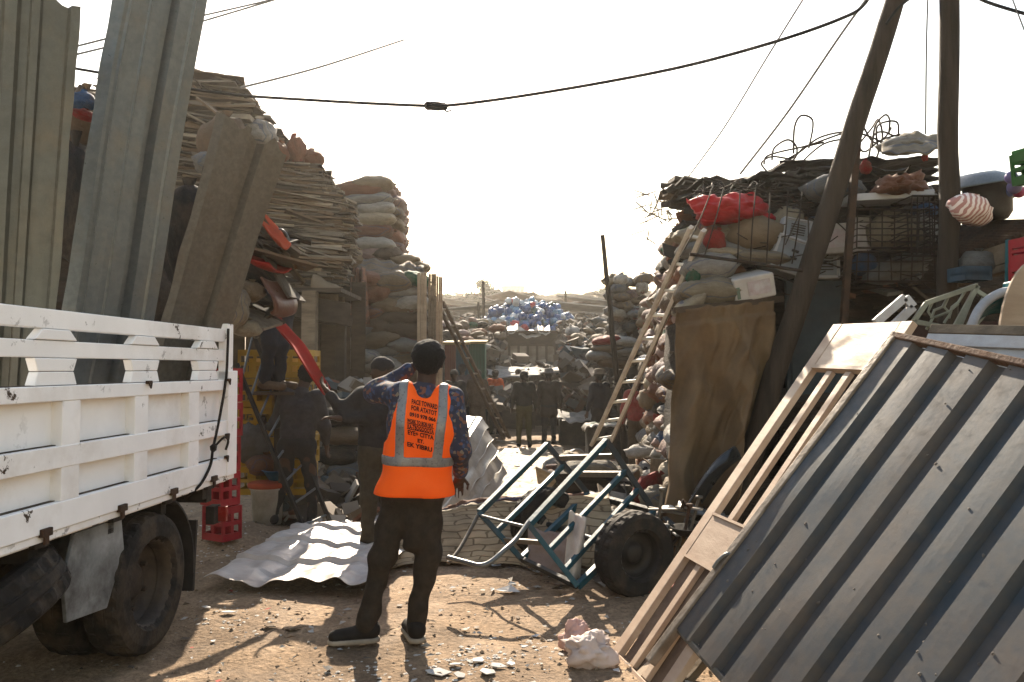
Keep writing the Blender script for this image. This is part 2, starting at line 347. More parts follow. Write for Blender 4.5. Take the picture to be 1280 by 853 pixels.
def sackprint(m):
    t = m.node_tree; L = t.links.new; N = t.nodes.new; b = t.nodes['Principled BSDF']; src = b.inputs['Base Color'].links[0].from_socket
    tc = N('ShaderNodeTexCoord'); sp = N('ShaderNodeSeparateXYZ'); L(tc.outputs['Object'], sp.inputs[0]); oi = N('ShaderNodeObjectInfo')
    def mth(op, a, bb):
        x = N('ShaderNodeMath'); x.operation = op
        for k, v in enumerate((a, bb)):
            if isinstance(v, (int, float)): x.inputs[k].default_value = v
            else: L(v, x.inputs[k])
        return x.outputs[0]
    ax = mth('ABSOLUTE', sp.outputs[0], 0); ay = mth('ABSOLUTE', sp.outputs[1], 0)
    box = mth('MULTIPLY', mth('LESS_THAN', ax, .24), mth('LESS_THAN', ay, .30)); on = mth('GREATER_THAN', oi.outputs['Random'], .62)
    st = mth('LESS_THAN', mth('FRACT', mth('MULTIPLY', sp.outputs[1], 7.), 0), .16); st = mth('MULTIPLY', st, mth('LESS_THAN', oi.outputs['Random'], .35))
    nz = N('ShaderNodeTexNoise'); nz.inputs['Scale'].default_value = 9; L(tc.outputs['Object'], nz.inputs[0]); br = mth('GREATER_THAN', nz.outputs[0], .5)
    f = mth('MAXIMUM', mth('MULTIPLY', mth('MULTIPLY', box, on), mth('MULTIPLY', br, .7)), mth('MULTIPLY', st, .55))
    cr = N('ShaderNodeValToRGB'); cr.color_ramp.interpolation = 'CONSTANT'; e = cr.color_ramp.elements; e[0].color = (.03, .05, .10, 1); e[1].position = .72; e[1].color = (.16, .03, .025, 1); q_ = e.new(.82); q_.color = (.03, .08, .05, 1); q_ = e.new(.9); q_.color = (.05, .04, .035, 1); L(oi.outputs['Random'], cr.inputs[0])
    mx = N('ShaderNodeMix'); mx.data_type = 'RGBA'; L(f, mx.inputs[0]); L(src, mx.inputs[6]); L(cr.outputs[0], mx.inputs[7]); L(mx.outputs[2], b.inputs['Base Color'])
for n in ('white', 'cream', 'tan', 'pink', 'grey', 'rust'): sackprint(SACK[n])

# ---------------------------------------------------------------- ground: one sheet to the horizon
def axis(segs):
    o = [segs[0][0]]
    for a, b, s in segs:
        while o[-1] < b - 1e-6: o.append(min(b, o[-1] + s))
    return o
ys = axis([(-8, 1, .6), (1, 9, .09), (9, 22, .22), (22, 60, 1.2), (60, 140, 5), (140, 420, 16), (420, 900, 80)])
xs = axis([(-500, -60, 40), (-60, -12, 4), (-12, -4, .5), (-4, 4, .09), (4, 12, .5), (12, 60, 4), (60, 500, 40)])
gv = [(x, y, gz(x, y)) for y in ys for x in xs]; nx = len(xs)
gf = [(j * nx + i, j * nx + i + 1, (j + 1) * nx + i + 1, (j + 1) * nx + i) for j in range(len(ys) - 1) for i in range(nx - 1)]
DIRT = M('dirt', (.26, .180, .112), (.175, .12, .074), rough=.95, scale=1.3, bump=1., dirt=.8, dirtc=(.095, .064, .04), alb=1, fine=.35, bscale=22, vary=0, spec=.15, dscale=1.1, edge=.44)
me = bpy.data.meshes.new('ground'); me.from_pydata(gv, [], gf); me.materials.append(DIRT); me.polygons.foreach_set('use_smooth', [True] * len(gf))
g = bpy.data.objects.new('ground', me); COL.objects.link(g); g['kind'] = 'structure'

# loose stones and scraps that nobody could count
mb = MB()
def stone(mb, x, y, r, mi, flat=.6):
    c = Vector((x, y, gz(x, y) + r * flat * .3)); a = random.random() * 7
    ring = [c + Vector((math.cos(a + k * 1.2566) * r * random.uniform(.6, 1.2), math.sin(a + k * 1.2566) * r * random.uniform(.6, 1.2), random.uniform(-.2, .2) * r * flat)) for k in range(5)]
    vs_ = ring + [c + Vector((random.uniform(-.3, .3) * r, random.uniform(-.3, .3) * r, r * flat)), c - Vector((0, 0, r * flat))]
    mb.add(vs_, [(k, (k + 1) % 5, 5) for k in range(5)] + [((k + 1) % 5, k, 6) for k in range(5)], mi)
for k in range(5200):
    y = 2.9 + random.random() ** 1.6 * 7.5; x = random.uniform(-.7 * y, .35 * y); r = random.random() ** 3 * .015 + .003
    stone(mb, x, y, r, 0 if random.random() < .8 else (1 if random.random() < .7 else 2))
for (px, py, sx, sy, n, mi) in ((590, 825, 70, 26, 150, 1), (300, 770, 60, 22, 60, 1), (450, 838, 60, 20, 60, 1), (290, 640, 40, 30, 60, 0), (280, 690, 50, 20, 90, 1), (690, 800, 60, 30, 60, 1)):
    for k in range(n):
        qx = random.gauss(px, sx * .5); qy = random.gauss(py, sy * .5); Y = EYE * F / max(qy - HOR, 80)
        stone(mb, (qx - CX) / F * Y, Y, random.uniform(.005, .017), mi, .35)
o = mb.build('gravel', [M('stone', (.36, .26, .17), (.26, .18, .11), scale=20), M('white_chip', (.72, .68, .62), (.6, .55, .48), scale=20, dirt=.2), M('dark_chip', (.06, .05, .04), scale=20)])
tag(o, kind='stuff'); o['label'] = 'loose stones and pale chips scattered over the dirt'
chip = MB()
for k in range(14):
    px, py, s = [(568, 830, .05), (548, 838, .06), (600, 828, .05), (622, 836, .045), (585, 812, .03), (640, 832, .04), (610, 842, .05), (655, 808, .025), (575, 843, .045), (700, 820, .02), (288, 768, .045), (262, 760, .03), (372, 787, .06), (340, 782, .05)][k]
    Y = EYE * F / (py - HOR); x = (px - CX) / F * Y; m = MB()
    a = random.random() * 6; m.prism([(math.cos(a + t * 1.2566) * s * random.uniform(.35, 1.3), math.sin(a + t * 1.2566) * s * random.uniform(.3, 1.0)) for t in range(5)], .005, Euler((random.uniform(-.25, .25), random.uniform(-.25, .25), 0)).to_matrix().to_4x4())
    o = m.build('plaster_scrap', [M('plaster', (.75, .72, .68), rough=.9, dirt=.3) if k < 12 else CARD[1]], org=(0, 0, 0)); o.location = (x, Y, gz(x, Y) + .014)
    tag(o, 'flat white plaster scrap lying in the pale litter patch right of the vest man' if k < 10 else 'small pale scrap on the dirt beside the truck wheel' if k < 12 else 'ragged brown scrap lying on the dirt between wheel and shoes', 'scrap', 'scraps on the dirt')

# crumpled paper, plastic and wood bits trodden into the dirt
q = MB(); random.seed(91)
def bit(x, y, s, mi):
    a = random.random() * 6; z = gz(x, y) + .008 + random.random() * .012; c, d = math.cos(a) * s, math.sin(a) * s; w = random.uniform(.2, .8)
    P_ = [Vector((x + c, y + d, z)), Vector((x - d * w, y + c * w, z + random.uniform(0, s * .6))), Vector((x - c * random.uniform(.5, 1.2), y - d, z + random.uniform(0, s * .3))), Vector((x + d * w, y - c * w, z + random.uniform(0, s * .5)))]
    q.add(P_, [(0, 1, 2), (0, 2, 3)], mi)
for k in range(900):
    y = 3.2 + random.random() ** 1.4 * 6; x = random.uniform(-.5 * y, .3 * y); bit(x, y, random.random() ** 2 * .03 + .006, random.choices(range(6), (.42, .16, .10, .24, .03, .05))[0])
for k in range(1500):
    y = random.uniform(5.6, 17); x = random.choice((random.gauss(.75 + .09 * (y - 5.6), .35), random.gauss(.2, .5))); bit(x, y, random.random() ** 2.2 * .09 + .012, random.choices(range(6), (.26, .2, .24, .16, .06, .08))[0])
o = q.build('litter', [M('lit0', (.5, .46, .4)), M('lit1', (.24, .17, .11)), M('lit2', (.13, .10, .075)), M('lit3', (.7, .68, .65)), M('lit4', (.4, .06, .04)), M('lit5', (.05, .05, .055))]); tag(o, kind='stuff'); o['label'] = 'trodden paper, plastic and wood scraps on the dirt'

# ---------------------------------------------------------------- air
hz = MB(); hz.box((0, 200, 26), (1100, 700, 60))
HZ = bpy.data.materials.new('haze_air'); HZ.use_nodes = True; ht = HZ.node_tree; ht.nodes.remove(ht.nodes['Principled BSDF'])
pv = ht.nodes.new('ShaderNodeVolumePrincipled'); pv.inputs['Color'].default_value = (1, .955, .88, 1); pv.inputs['Density'].default_value = .0006; pv.inputs['Anisotropy'].default_value = .6
ht.links.new(pv.outputs[0], ht.nodes['Material Output'].inputs['Volume'])
o = hz.build('haze', HZ); tag(o, kind='stuff')

# ---------------------------------------------------------------- far hillside: shacks, blocks, trees, poles
FARW = [M('far_wall%d' % i, c, rough=.9, scale=1, dirt=.3) for i, c in enumerate(((.28, .24, .2), (.2, .17, .14), (.36, .32, .28), (.15, .17, .18)))]
FARR = [M('far_roof%d' % i, c, rough=.6, scale=1, dirt=.4) for i, c in enumerate(((.5, .46, .42), (.3, .22, .17), (.42, .4, .38), (.22, .12, .08)))]
def shack(x, y, w, d, h, wm, rm, label, rz=0, over=.3):
    t = thing('shack', label, 'shack', (x, y, gz(x, y) - .3), (0, 0, rz), 'shacks on the far hillside')
    m = MB(); m.box((0, 0, h / 2), (w, d, h)); m.build('wall', wm, t)
    m = MB(); q = R(random.uniform(4, 12)) * random.choice((-1, 1)); m.box((0, 0, h + .05 + abs(math.sin(q)) * w * .5), (w + over, d + over, .08), (0, q, 0)); m.build('roof', rm, t)
    for k in range(2 if y < 120 else 0): m = MB(); m.box((w * (-.25 + .4 * k), -d / 2 - .01, h * .5), (w * .15, .06, h * (.32 if k else .8))); m.build('window' if k else 'door', BLACKM, t)
random.seed(5)
rn = ['pale tin', 'brown tin', 'grey tin', 'rusty tin']; wn = ['tan', 'brown', 'buff', 'slate grey']
for k in range(95):
    y = 48 + (k / 95) ** 1.5 * 330; x = (random.uniform(555, 835) - CX) / F * y; a = random.randrange(4); b = random.randrange(4)
    if y < 62 and 598 < CX + F * x / y < 725: continue
    shack(x, y, random.uniform(4, 9), random.uniform(4, 7), random.uniform(2.3, 3.4), FARW[a], FARR[b], '%s shack under a %s roof on the hazy far hillside' % (wn[a], rn[b]), random.uniform(-.4, .4))
for k in range(90):
    y = 130 + (k / 90) * 285; x = (random.uniform(552, 840) - CX) / F * y; a = random.randrange(4); b = random.choice((0, 0, 1, 2, 2, 3))
    shack(x, y, random.uniform(5, 13), random.uniform(5, 8), random.uniform(2.4, 4.6), FARW[a], FARR[b], '%s shack under a %s roof on the hazy far hillside' % (wn[a], rn[b]), random.uniform(-.4, .4))
def block(px0, px1, pyt, y, label, wm, storeys, cols):
    x0, x1 = U(px0, 400, y).x, U(px1, 400, y).x; zt = U(0, pyt, y).z; zb = gz((x0 + x1) / 2, y) - 1; w = x1 - x0; h = zt - zb
    t = thing('apartment_building', label, 'building', ((x0 + x1) / 2, y, zb))
    m = MB(); m.box((0, 0, h / 2), (w, 9, h)); m.build('wall', wm, t); m = MB(); m.box((0, 0, h + .2), (w + .6, 9.6, .5)); m.build('roof', FARR[2], t)
    for s in range(storeys):
        for c in range(cols):
            m = MB(); m.box((w * (-.5 + (c + .5) / cols), -4.52, h - 1.9 - s * 2.9), (w / cols * .55, .1, 1.4)); m.build('window', BLACKM, t)
block(628, 655, 360, 330, 'grey concrete block with rows of windows on the far skyline', FARW[2], 3, 5)
block(672, 708, 373, 300, 'long low pale block with roof tanks on the far skyline', FARW[0], 2, 7)
block(575, 594, 376, 280, 'small buff block on the skyline beside the tall tree', FARW[0], 2, 3)
for k, px in enumerate((673, 678, 697)):
    p = U(px, 368, 300); m = MB(); m.lathe([(.01, .9), (.8, .8), (.85, -.8), (.01, -.9)], 12); o = m.build('water_tank', BLACKM); o.location = (p.x, 300, p.z - 1.0)
    tag(o, 'black water tank on the low pale block, %s of three' % ('leftmost', 'middle', 'rightmost')[k], 'tank', 'roof tanks')
LEAF = M('leaf', (.07, .085, .035), (.045, .06, .025), rough=.7, scale=.6, bump=0, dirt=0, trans=.3)
def tree(px, pyt, pyb, y, w, label, seed):
    rd = random.Random(seed); b = U(px, pyb, y); zg = gz(b.x, y); zt = U(px, pyt, y).z; h = zt - zg
    t = thing('tree', label, 'tree', (b.x, y, zg - .2)); m = MB()
    m.tube([(0, 0, 0), (.1, 0, h * .35), (-.1, .1, h * .6), (.1, 0, h * .85)], [h * .03, h * .024, h * .018, h * .006], 7)
    tips = []
    for k in range(9):
        a = rd.random() * 6.28; z0 = h * rd.uniform(.35, .7); tip = Vector((math.cos(a) * w * rd.uniform(.2, .45), math.sin(a) * w * rd.uniform(.2, .45), z0 + h * rd.uniform(.1, .28))); tips.append(tip)
        m.tube([(0, 0, z0), tip * .5 + Vector((0, 0, z0 * .5 + .2)), tip], [h * .012, h * .008, h * .003], 5)
    m.build('trunk', POLEW, t, world_in_parent=False)
    m = MB(); tips += [Vector((0, 0, h * .95)), Vector((w * .12, 0, h * .9))]
    for tip in tips:
        for k in range(150):
            c = tip + Vector((rd.gauss(0, w * .1), rd.gauss(0, w * .1), rd.gauss(0, h * .05))); s = w * rd.uniform(.015, .04)
            a = Vector((rd.gauss(0, 1), rd.gauss(0, 1), rd.gauss(0, 1))).normalized() * s; bb = a.orthogonal().normalized() * s * .8
            m.add([c - a - bb, c + a - bb, c + a + bb, c - a + bb], [(0, 1, 2, 3)])
    m.build('crown', LEAF, t, world_in_parent=False)
tree(600, 351, 390, 130, 4.6, 'tall thin leafy tree behind the two wooden poles on the skyline', 1)
tree(754, 360, 392, 150, 5, 'hazy round tree on the skyline beside the leaning pole', 2)
tree(557, 368, 392, 170, 5, 'low hazy tree on the skyline beside the upright timber stack', 3)
for k, (px, pt, pb, y, r, lab) in enumerate(((604, 352, 425, 40, .09, 'tall dark wooden pole in front of the skyline tree'), (598, 378, 425, 38, .07, 'short dark wooden pole left of the tall one'), (707, 364, 400, 60, .1, 'thin wooden pole beside the blue bottle heap'),
        (659, 366, 385, 200, .12, 'distant thin mast behind the blue heap'), (571, 365, 392, 200, .12, 'distant thin mast left of the skyline tree'), (735, 366, 385, 210, .12, 'distant mast on the skyline right of the low block'))):
    a, b = U(px, pb, y), U(px, pt, y); m = MB(); b2 = Vector((b.x, y, b.z)); a2 = Vector((a.x, y, gz(a.x, y) - .3)); m.tube([a2, (a2 + b2) / 2 + Vector((.05, 0, 0)), b2], [r, r * .9, r * .8], 8)
    if pt < 366 and k < 3:
        pass
    o = m.build('wooden_pole', POLEW, org=a2); tag(o, lab, 'pole')
# ---------------------------------------------------------------- wheels
def wheel(parent, mat, ro, w, ri, dish, rimm, name='wheel', hub=True):
    """axis along local +Z of mat, outer face at +w/2"""
    q = MB(); h = w / 2
    prof = [(ri, -h * .75), (ri * 1.08, -h * .98), (ro * .86, -h), (ro * .955, -h * .86), (ro * .99, -h * .7), (ro, -h * .35), (ro * .985, -h * .3), (ro * .985, -h * .24), (ro, -h * .2), (ro, h * .2), (ro * .985, h * .24), (ro * .985, h * .3), (ro, h * .35), (ro * .99, h * .7), (ro * .955, h * .86), (ro * .86, h), (ri * 1.08, h * .98), (ri, h * .75)]
    q.lathe(prof, 96, mat, mod=lambda j, z: 1 if abs(z) < h * .32 or abs(z) > h * .8 else (1.0 if j % 4 > 1 else .97), smooth=False)
    ty = q.build('tyre', RUBBER, parent, world_in_parent=False)
    q = MB(); q.lathe([(ri * 1.0, h * .78), (ri * .96, h * .72), (ri * .93, h * .3), (ri * .88, h * .1 - dish), (ri * .5, -dish), (ri * .42, -dish + .03), (ri * .3, -dish + .05), (.001, -dish + .05)], 40, mat)
    q.lathe([(ri, -h * .75), (ri * .93, -h * .3), (ri * .9, h * .1)], 40, mat)
    for k in range(6 if hub else 0):
        a = k * math.pi / 3; p = mat @ Vector((math.cos(a) * ri * .62, math.sin(a) * ri * .62, -dish + .0)); p2 = mat @ Vector((math.cos(a) * ri * .62, math.sin(a) * ri * .62, -dish + .035)); q.tube([p, p2], .014, 6)
    rim = q.build('rim', rimm, parent, world_in_parent=False)
    return ty
# ---------------------------------------------------------------- the truck: u along its bed (+ to the rear), v out of the visible side
TA = math.atan(60 / F)
TR0 = Vector((-1.905, 5.47, 0))
truck = thing('dropside_truck', 'white dropside truck with dual rear wheels loaded with tall metal sheets', 'truck', TR0, (0, 0, -TA))
# local axes: x = v, y = u
def part(mb, name, mat, parent=truck, bevel=.004): return mb.build(name, mat, parent, bevel=bevel, world_in_parent=False)
UF = -4.6
q = MB(); q.box((-.05, UF / 2 - .06, 1.18), (.02, -UF - .12, .62)); 
side = part(q, 'side_panel', WHITE)
q = MB()
for z0, z1 in ((.865, .985), (1.135, 1.232), (1.432, 1.50)): q.box((-.012, UF / 2 - .075, (z0 + z1) / 2), (.055, -UF - .15, z1 - z0))
part(q, 'side_rail', WHITE)
y = -.62
k = 0
while y > UF + .1:
    q = MB(); q.box((-.0185, y, 1.208), (.061, .135, .448)); part(q, 'stake_pilaster', WHITE); y -= .61
q = MB(); q.box((-.02, -.075, 1.21), (.085, .15, .70)); q.box((-.02, -.10, 1.69), (.06, .10, .37)); part(q, 'corner_post', WHITE)
q = MB()
for z0, z1 in ((1.625, 1.70), (1.752, 1.838)): q.box((-.03, UF / 2 - .055, (z0 + z1) / 2), (.05, -UF - .11, z1 - z0))
part(q, 'stake_rail', WHITE)
y = -.42
while y > UF + .1:
    q = MB()
    for z0, z1, w0, w1 in ((1.503, 1.562, .30, .25), (1.565, 1.622, .25, .30), (1.703, 1.75, .30, .19)):
        q.prism([(-w0 / 2, z0), (w0 / 2, z0), (w1 / 2, z1), (-w1 / 2, z1)], .045, Matrix.Translation((-.02, y, 0)) @ Matrix(((0, 0, 1, 0), (1, 0, 0, 0), (0, 1, 0, 0), (0, 0, 0, 1))))
    part(q, 'stake_block', WHITE); y -= .76
q = MB(); q.box((-.02, UF / 2, .845), (.05, -UF, .034)); q.box((-1.0, UF / 2, .83), (1.9, -UF - .02, .05)); part(q, 'bed_floor', WHITE)
q = MB(); 
for v in (-2.0,): q.box((v, UF / 2, 1.18), (.04, -UF, .66)); q.box((v, UF / 2, 1.66), (.04, -UF, .08)); q.box((v, UF / 2, 1.80), (.04, -UF, .08))
part(q, 'far_side_panel', WHITE)
q = MB(); q.box((-1.0, -.02, 1.13), (1.86, .04, .55)); 
for z in (.90, 1.38): q.box((-1.0, .012, z), (1.86, .05, .07))
part(q, 'tailgate', WHITE)
q = MB(); q.box((-1.0, UF + .02, 1.35), (1.9, .05, 1.0)); part(q, 'front_board', WHITE)
q = MB()
for y in (-.33, -.86, -1.4, -2.0, -2.7, -3.4): q.box((-.022, y, .815), (.03, .10, .028)); q.box((-.5, y, .77), (.9, .06, .07))
for v in (-.62, -1.38): q.box((v, UF / 2 - .6, .68), (.07, -UF + 1.3, .17))
q.box((-.4, -.04, .72), (.5, .08, .1)); q.box((-.09, -.11, .60), (.06, .10, .12))
part(q, 'chassis', BLACKM)
q = MB(); q.box((-.06, -.085, .60), (.11, .03, .1)); part(q, 'tail_lamp', M('lamp_red', (.3, .02, .015), rough=.3))
q = MB(); q.tube([(-.2, -1.0, .375), (-1.8, -1.0, .375)], .06, 10); q.lathe([(.01, -.16), (.15, -.08), (.15, .08), (.01, .16)], 14, Matrix.Translation((-1, -1, .38)) @ Matrix.Rotation(R(90), 4, 'Y')); part(q, 'axle', BLACKM)
RIMM = M('rim_brown', (.075, .06, .05), (.045, .038, .033), rough=.65, metal=.2, scale=10, dirt=.6, dirtc=(.11, .08, .05))
Zx = Matrix.Rotation(R(90), 4, 'Y')
for v, s in ((-.125, 1), (-.40, 1), (-1.6, -1), (-1.875, -1)):
    w_ = bpy.data.objects.new('wheel', None); COL.objects.link(w_); w_.parent = truck; w_.location = (v, -1.0, .385); w_.rotation_euler = (0, R(90) * s, 0)
    wheel(w_, Matrix.Identity(4), .385, .215, .235, .05, RIMM)
w_ = bpy.data.objects.new('spare_wheel', None); COL.objects.link(w_); w_.parent = truck; w_.location = (-.30, -2.02, .52); w_.rotation_euler = (R(16), R(-24), 0)
wheel(w_, Matrix.Identity(4), .385, .22, .235, .05, RIMM)
w_ = bpy.data.objects.new('front_wheel', None); COL.objects.link(w_); w_.parent = truck; w_.location = (-.15, -4.2, .385); w_.rotation_euler = (0, R(90), 0)
wheel(w_, Matrix.Identity(4), .385, .215, .235, -.02, RIMM)
for u_ in (-.33, -.86, -1.4, -2.0, -2.7):
    q = MB(); q.box((.02, u_ - .02, .872), (.022, .07, .035)); q.box((.022, u_ - .02, .85), (.012, .03, .06)); part(q, 'hinge', RUST, bevel=.003)
for u_, z_ in ((-.15, 1.50), (-.16, 1.135), (-1.18, 1.502), (-.17, .99)):
    q = MB(); q.box((.022, u_, z_), (.012, .05, .018)); q.tube([(.028, u_ - .02, z_ + .004), (.034, u_, z_ - .03), (.028, u_ + .02, z_ + .004)], .005, 6); part(q, 'latch', RUST, bevel=0)
q = MB()  # dark strips on the rail tops: shadow line put into colour, mixed with dirt
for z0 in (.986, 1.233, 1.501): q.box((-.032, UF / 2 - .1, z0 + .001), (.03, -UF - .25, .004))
part(q, 'shadow_grime_line', M('shadow_grime', (.13, .10, .075), (.06, .045, .035), rough=.95, scale=12), bevel=0)
# mud guards
GUARD = M('guard_paint', (.26, .27, .27), (.17, .18, .18), rough=.7, scale=5, bump=.2, dirt=.95, dirtc=(.03, .026, .022), edge=.45, alb=.9)
q = MB(); q.prism([(-1.70, .80), (-1.30, .80), (-1.27, .63), (-1.42, .37), (-1.75, .40), (-1.78, .6)], .02, Matrix.Translation((-.06, 0, 0)) @ Matrix(((0, 0, 1, 0), (1, 0, 0, 0), (0, 1, 0, 0), (0, 0, 0, 1)))); 
q.box((-.32, -1.345, .60), (.5, .02, .4), (R(-16), 0, 0)); part(q, 'mudguard', GUARD)
q = MB()
arc = [(-1.0 + .47 * math.cos(a), .385 + .47 * math.sin(a)) for a in [R(d) for d in range(-8, 75, 8)]]
for i in range(len(arc) - 1):
    (a0, b0), (a1, b1) = arc[i], arc[i + 1]; q.add([(-.02, a0, b0), (-.55, a0, b0), (-.55, a1, b1), (-.02, a1, b1)], [(0, 1, 2, 3)])
q.box((-.28, -.50, .42), (.5, .016, .42), (R(-5), 0, 0)); o = part(q, 'mud_flap', BLACKM, bevel=0); fin(o, solid=.012)
# cab (out of the picture, in front of the load bed)
q = MB(); q.box((-1.0, -5.7, 1.25), (1.9, 1.7, 1.5)); q.box((-1.0, -5.6, 2.1), (1.8, 1.4, .3)); part(q, 'cab', WHITE, bevel=.08)

# rope tied to the side
def TW(v, u, z): return truck.matrix_basis @ Vector((v, u, z))
truck.matrix_basis; bpy.context.view_layer.update()
rp = [TW(.02, -.16, 1.84), TW(.03, -.19, 1.7), TW(.025, -.20, 1.5), TW(.02, -.27, 1.28), TW(.02, -.34, 1.13), TW(.022, -.38, 1.06), TW(.024, -.42, .96), TW(.02, -.55, .86), TW(-.04, -.62, .79)]
def smooth(pts, n=6):
    o = []
    P = [pts[0]] + list(pts) + [pts[-1]]
    for i in range(1, len(P) - 2):
        for k in range(n):
            t = k / n; a, b, c, d = P[i - 1], P[i], P[i + 1], P[i + 2]
            o.append(.5 * ((2 * b) + (c - a) * t + (2 * a - 5 * b + 4 * c - d) * t * t + (3 * b - a - 3 * c + d) * t ** 3))
    return o + [P[-2]]
q = MB(); q.tube(smooth(rp), .009, 7); q.tube(smooth([TW(.02, -.36, 1.07), TW(.06, -.30, 1.13), TW(.05, -.21, 1.1), TW(.03, -.2, 1.04)]), .008, 6)
q.lathe([(.001, -.03), (.02, -.015), (.024, .01), (.001, .03)], 8, Matrix.Translation(TW(.024, -.375, 1.07)))
o = q.build('rope', M('rope', (.035, .03, .028), rough=.95, scale=60, bump=.5), org=rp[0]); tag(o, 'dark knotted rope hanging down the white truck side', 'rope')

# ---------------------------------------------------------------- tall sheets standing in the truck bed
def sheet(name, c, prof, mat, label, cat, rag=.02, bow=.03, nv=36, thick=.004, group=None, seed=0, crease=.003):
    bl, br, tr, tl = [Vector(p) for p in c]; nrm = (br - bl).cross(tl - bl).normalized()
    us = sorted(set([0, 1] + [p[0] for p in prof])); us2 = []
    for a, b in zip(us, us[1:]):
        n = max(1, int((b - a) / .05)); us2 += [a + (b - a) * i / n for i in range(n)]
    us2.append(1); nu = len(us2) - 1
    def dep(u):
        for (a, x), (b, y) in zip(prof, prof[1:]):
            if a <= u <= b: return x + (y - x) * ((u - a) / max(b - a, 1e-6))
        return 0
    def fn(i, j):
        u = us2[round(i * nu)]; v = j; e = bl.lerp(tl, v); g_ = br.lerp(tr, v); p = e.lerp(g_, u)
        edge = rag * (n3(u * 6 + seed, v * 2, seed) * (1 if v > .98 else 0)); side_ = rag * .5 * (n3(v * 7, seed, 3) if u in (0, 1) else 0)
        return p + nrm * (dep(u) + bow * n3(u * 1.6 + seed, v * 2.2) + crease * n3(u * 9, v * 9, seed)) + (tl - bl).normalized() * edge * 3 + (br - bl).normalized() * side_
    q = MB(); q.grid(fn, nu, nv, smooth=False); o = q.build(name, mat, org=bl, solid=thick); tag(o, label, cat, group); return o
def ribs(cs, w=.03, s=.02, d=.03):
    p = [(0, 0)]
    for c in cs: p += [(c - w - s, 0), (c - w, d), (c + w, d), (c + w + s, 0)]
    return p + [(1, 0)]
def trucksheet(pts, Ys, *a, **k):
    return sheet('metal_sheet', [U(px, py, Y) for (px, py), Y in zip(pts, Ys)], *a, group='metal sheets standing in the truck', **k)
trucksheet([(-75, 500), (62, 500), (101, 12), (-60, -30)], (3.55, 3.75, 3.85, 3.65), [(0, 0), (.38, 0), (.41, .022), (.5, .022), (.53, 0), (.60, 0), (.62, .018), (.68, .018), (.7, 0), (.90, 0), (.93, .03), (1, .03)], GALV3, 'dull olive ribbed metal sheet at the front of the truck load', 'metal sheet', seed=2)
trucksheet([(66, 500), (176, 500), (264, -15), (160, -60)], (4.15, 4.62, 4.6, 4.2), [(0, -.06), (.06, 0), (.1, 0), (.12, .012), (.14, 0), (.33, 0), (.345, .008), (.36, 0), (.50, 0), (.53, -.045), (.62, -.045), (.66, 0), (.8, 0), (.82, .01), (.84, 0), (.97, 0), (1, -.07)], GALV, 'tallest grey galvanised sheet leaning right in the truck', 'metal sheet', seed=5, rag=.03)
trucksheet([(182, 500), (262, 500), (362, 196), (277, 140)], (4.95, 5.4, 5.4, 5.05), [(0, -.04), (.06, 0), (.42, 0), (.46, -.05), (.60, -.05), (.63, 0), (.94, 0), (1, -.05)], GALV2, 'short brown streaked metal sheet leaning at the truck rear', 'metal sheet', seed=9, rag=.04)
# ---------------------------------------------------------------- shared shapes: sacks, boards, crates, draped cloth, ladders
def sack_mesh(seed, fat=1.):
    rd = random.Random(seed); nu, nv = 22, 14; V = {}; m = MB(); k1 = rd.uniform(-.12, .12); k2 = rd.uniform(-.1, .1)
    def P(i, j, s):
        u = i / nu * 2 - 1; v = j / nv * 2 - 1
        t = max(0, 1 - abs(u) ** 2.6) ** .62 * max(0, 1 - abs(v) ** 2.2) ** .62
        pu = u * (1 - .10 * abs(v) ** 3 + .03 * n3(v * 2, seed)); pv = v * (1 - .16 * abs(u) ** 4 + .05 * n3(u * 2.2, seed, 4))
        z = s * t * .5 * fat * (1 + .30 * n3(u * 1.6 + seed, v * 1.6, s)) + .10 * n3(u * 1.2, v * 1.2, seed + 9) + k1 * u * u + k2 * u
        w = (.05 * n3(u * 7 + seed, v * 5, s * 2) + .06 * (.5 - abs(n3(u * 2.5 + seed, v * 7, seed))) - .03 + .05 * (.4 - abs(n3(u * 4 + v * 3, v * 3 - u * 5, seed + s))) * (t > .05)) * (.5 + .8 * abs(u))
        return Vector((pu * .5, pv * .5, z + w))
    top = [[P(i, j, 1) for i in range(nu + 1)] for j in range(nv + 1)]; vs_ = [p for r in top for p in r]; ix = lambda i, j: j * (nu + 1) + i
    fs = [(ix(i, j), ix(i + 1, j), ix(i + 1, j + 1), ix(i, j + 1)) for j in range(nv) for i in range(nu)]
    bot = {}
    for j in range(nv + 1):
        for i in range(nu + 1):
            if i in (0, nu) or j in (0, nv): bot[i, j] = ix(i, j)
            else: bot[i, j] = len(vs_); vs_.append(P(i, j, -1))
    fs += [(bot[i, j], bot[i, j + 1], bot[i + 1, j + 1], bot[i + 1, j]) for j in range(nv) for i in range(nu)]
    m.add(vs_, fs, 0, True)
    a = Vector(P(nu, nv // 2, 1)); tie = [a + Vector((0, -.12, 0)), a + Vector((.07, -.1, .05)), a + Vector((.05, .02, -.04)), a + Vector((.08, .1, .03)), a + Vector((0, .14, 0))]
    m.add(tie + [a], [(0, 1, 2), (2, 3, 4), (0, 2, 4)], 0, True)
    return m.mesh('sack', SACK['cream'])
SM = [sack_mesh(s, f) for s, f in ((1, 1), (2, 1.1), (3, .9), (4, 1.15), (5, 1), (6, .85), (7, 1.05), (8, 1.1))]
BAL = []
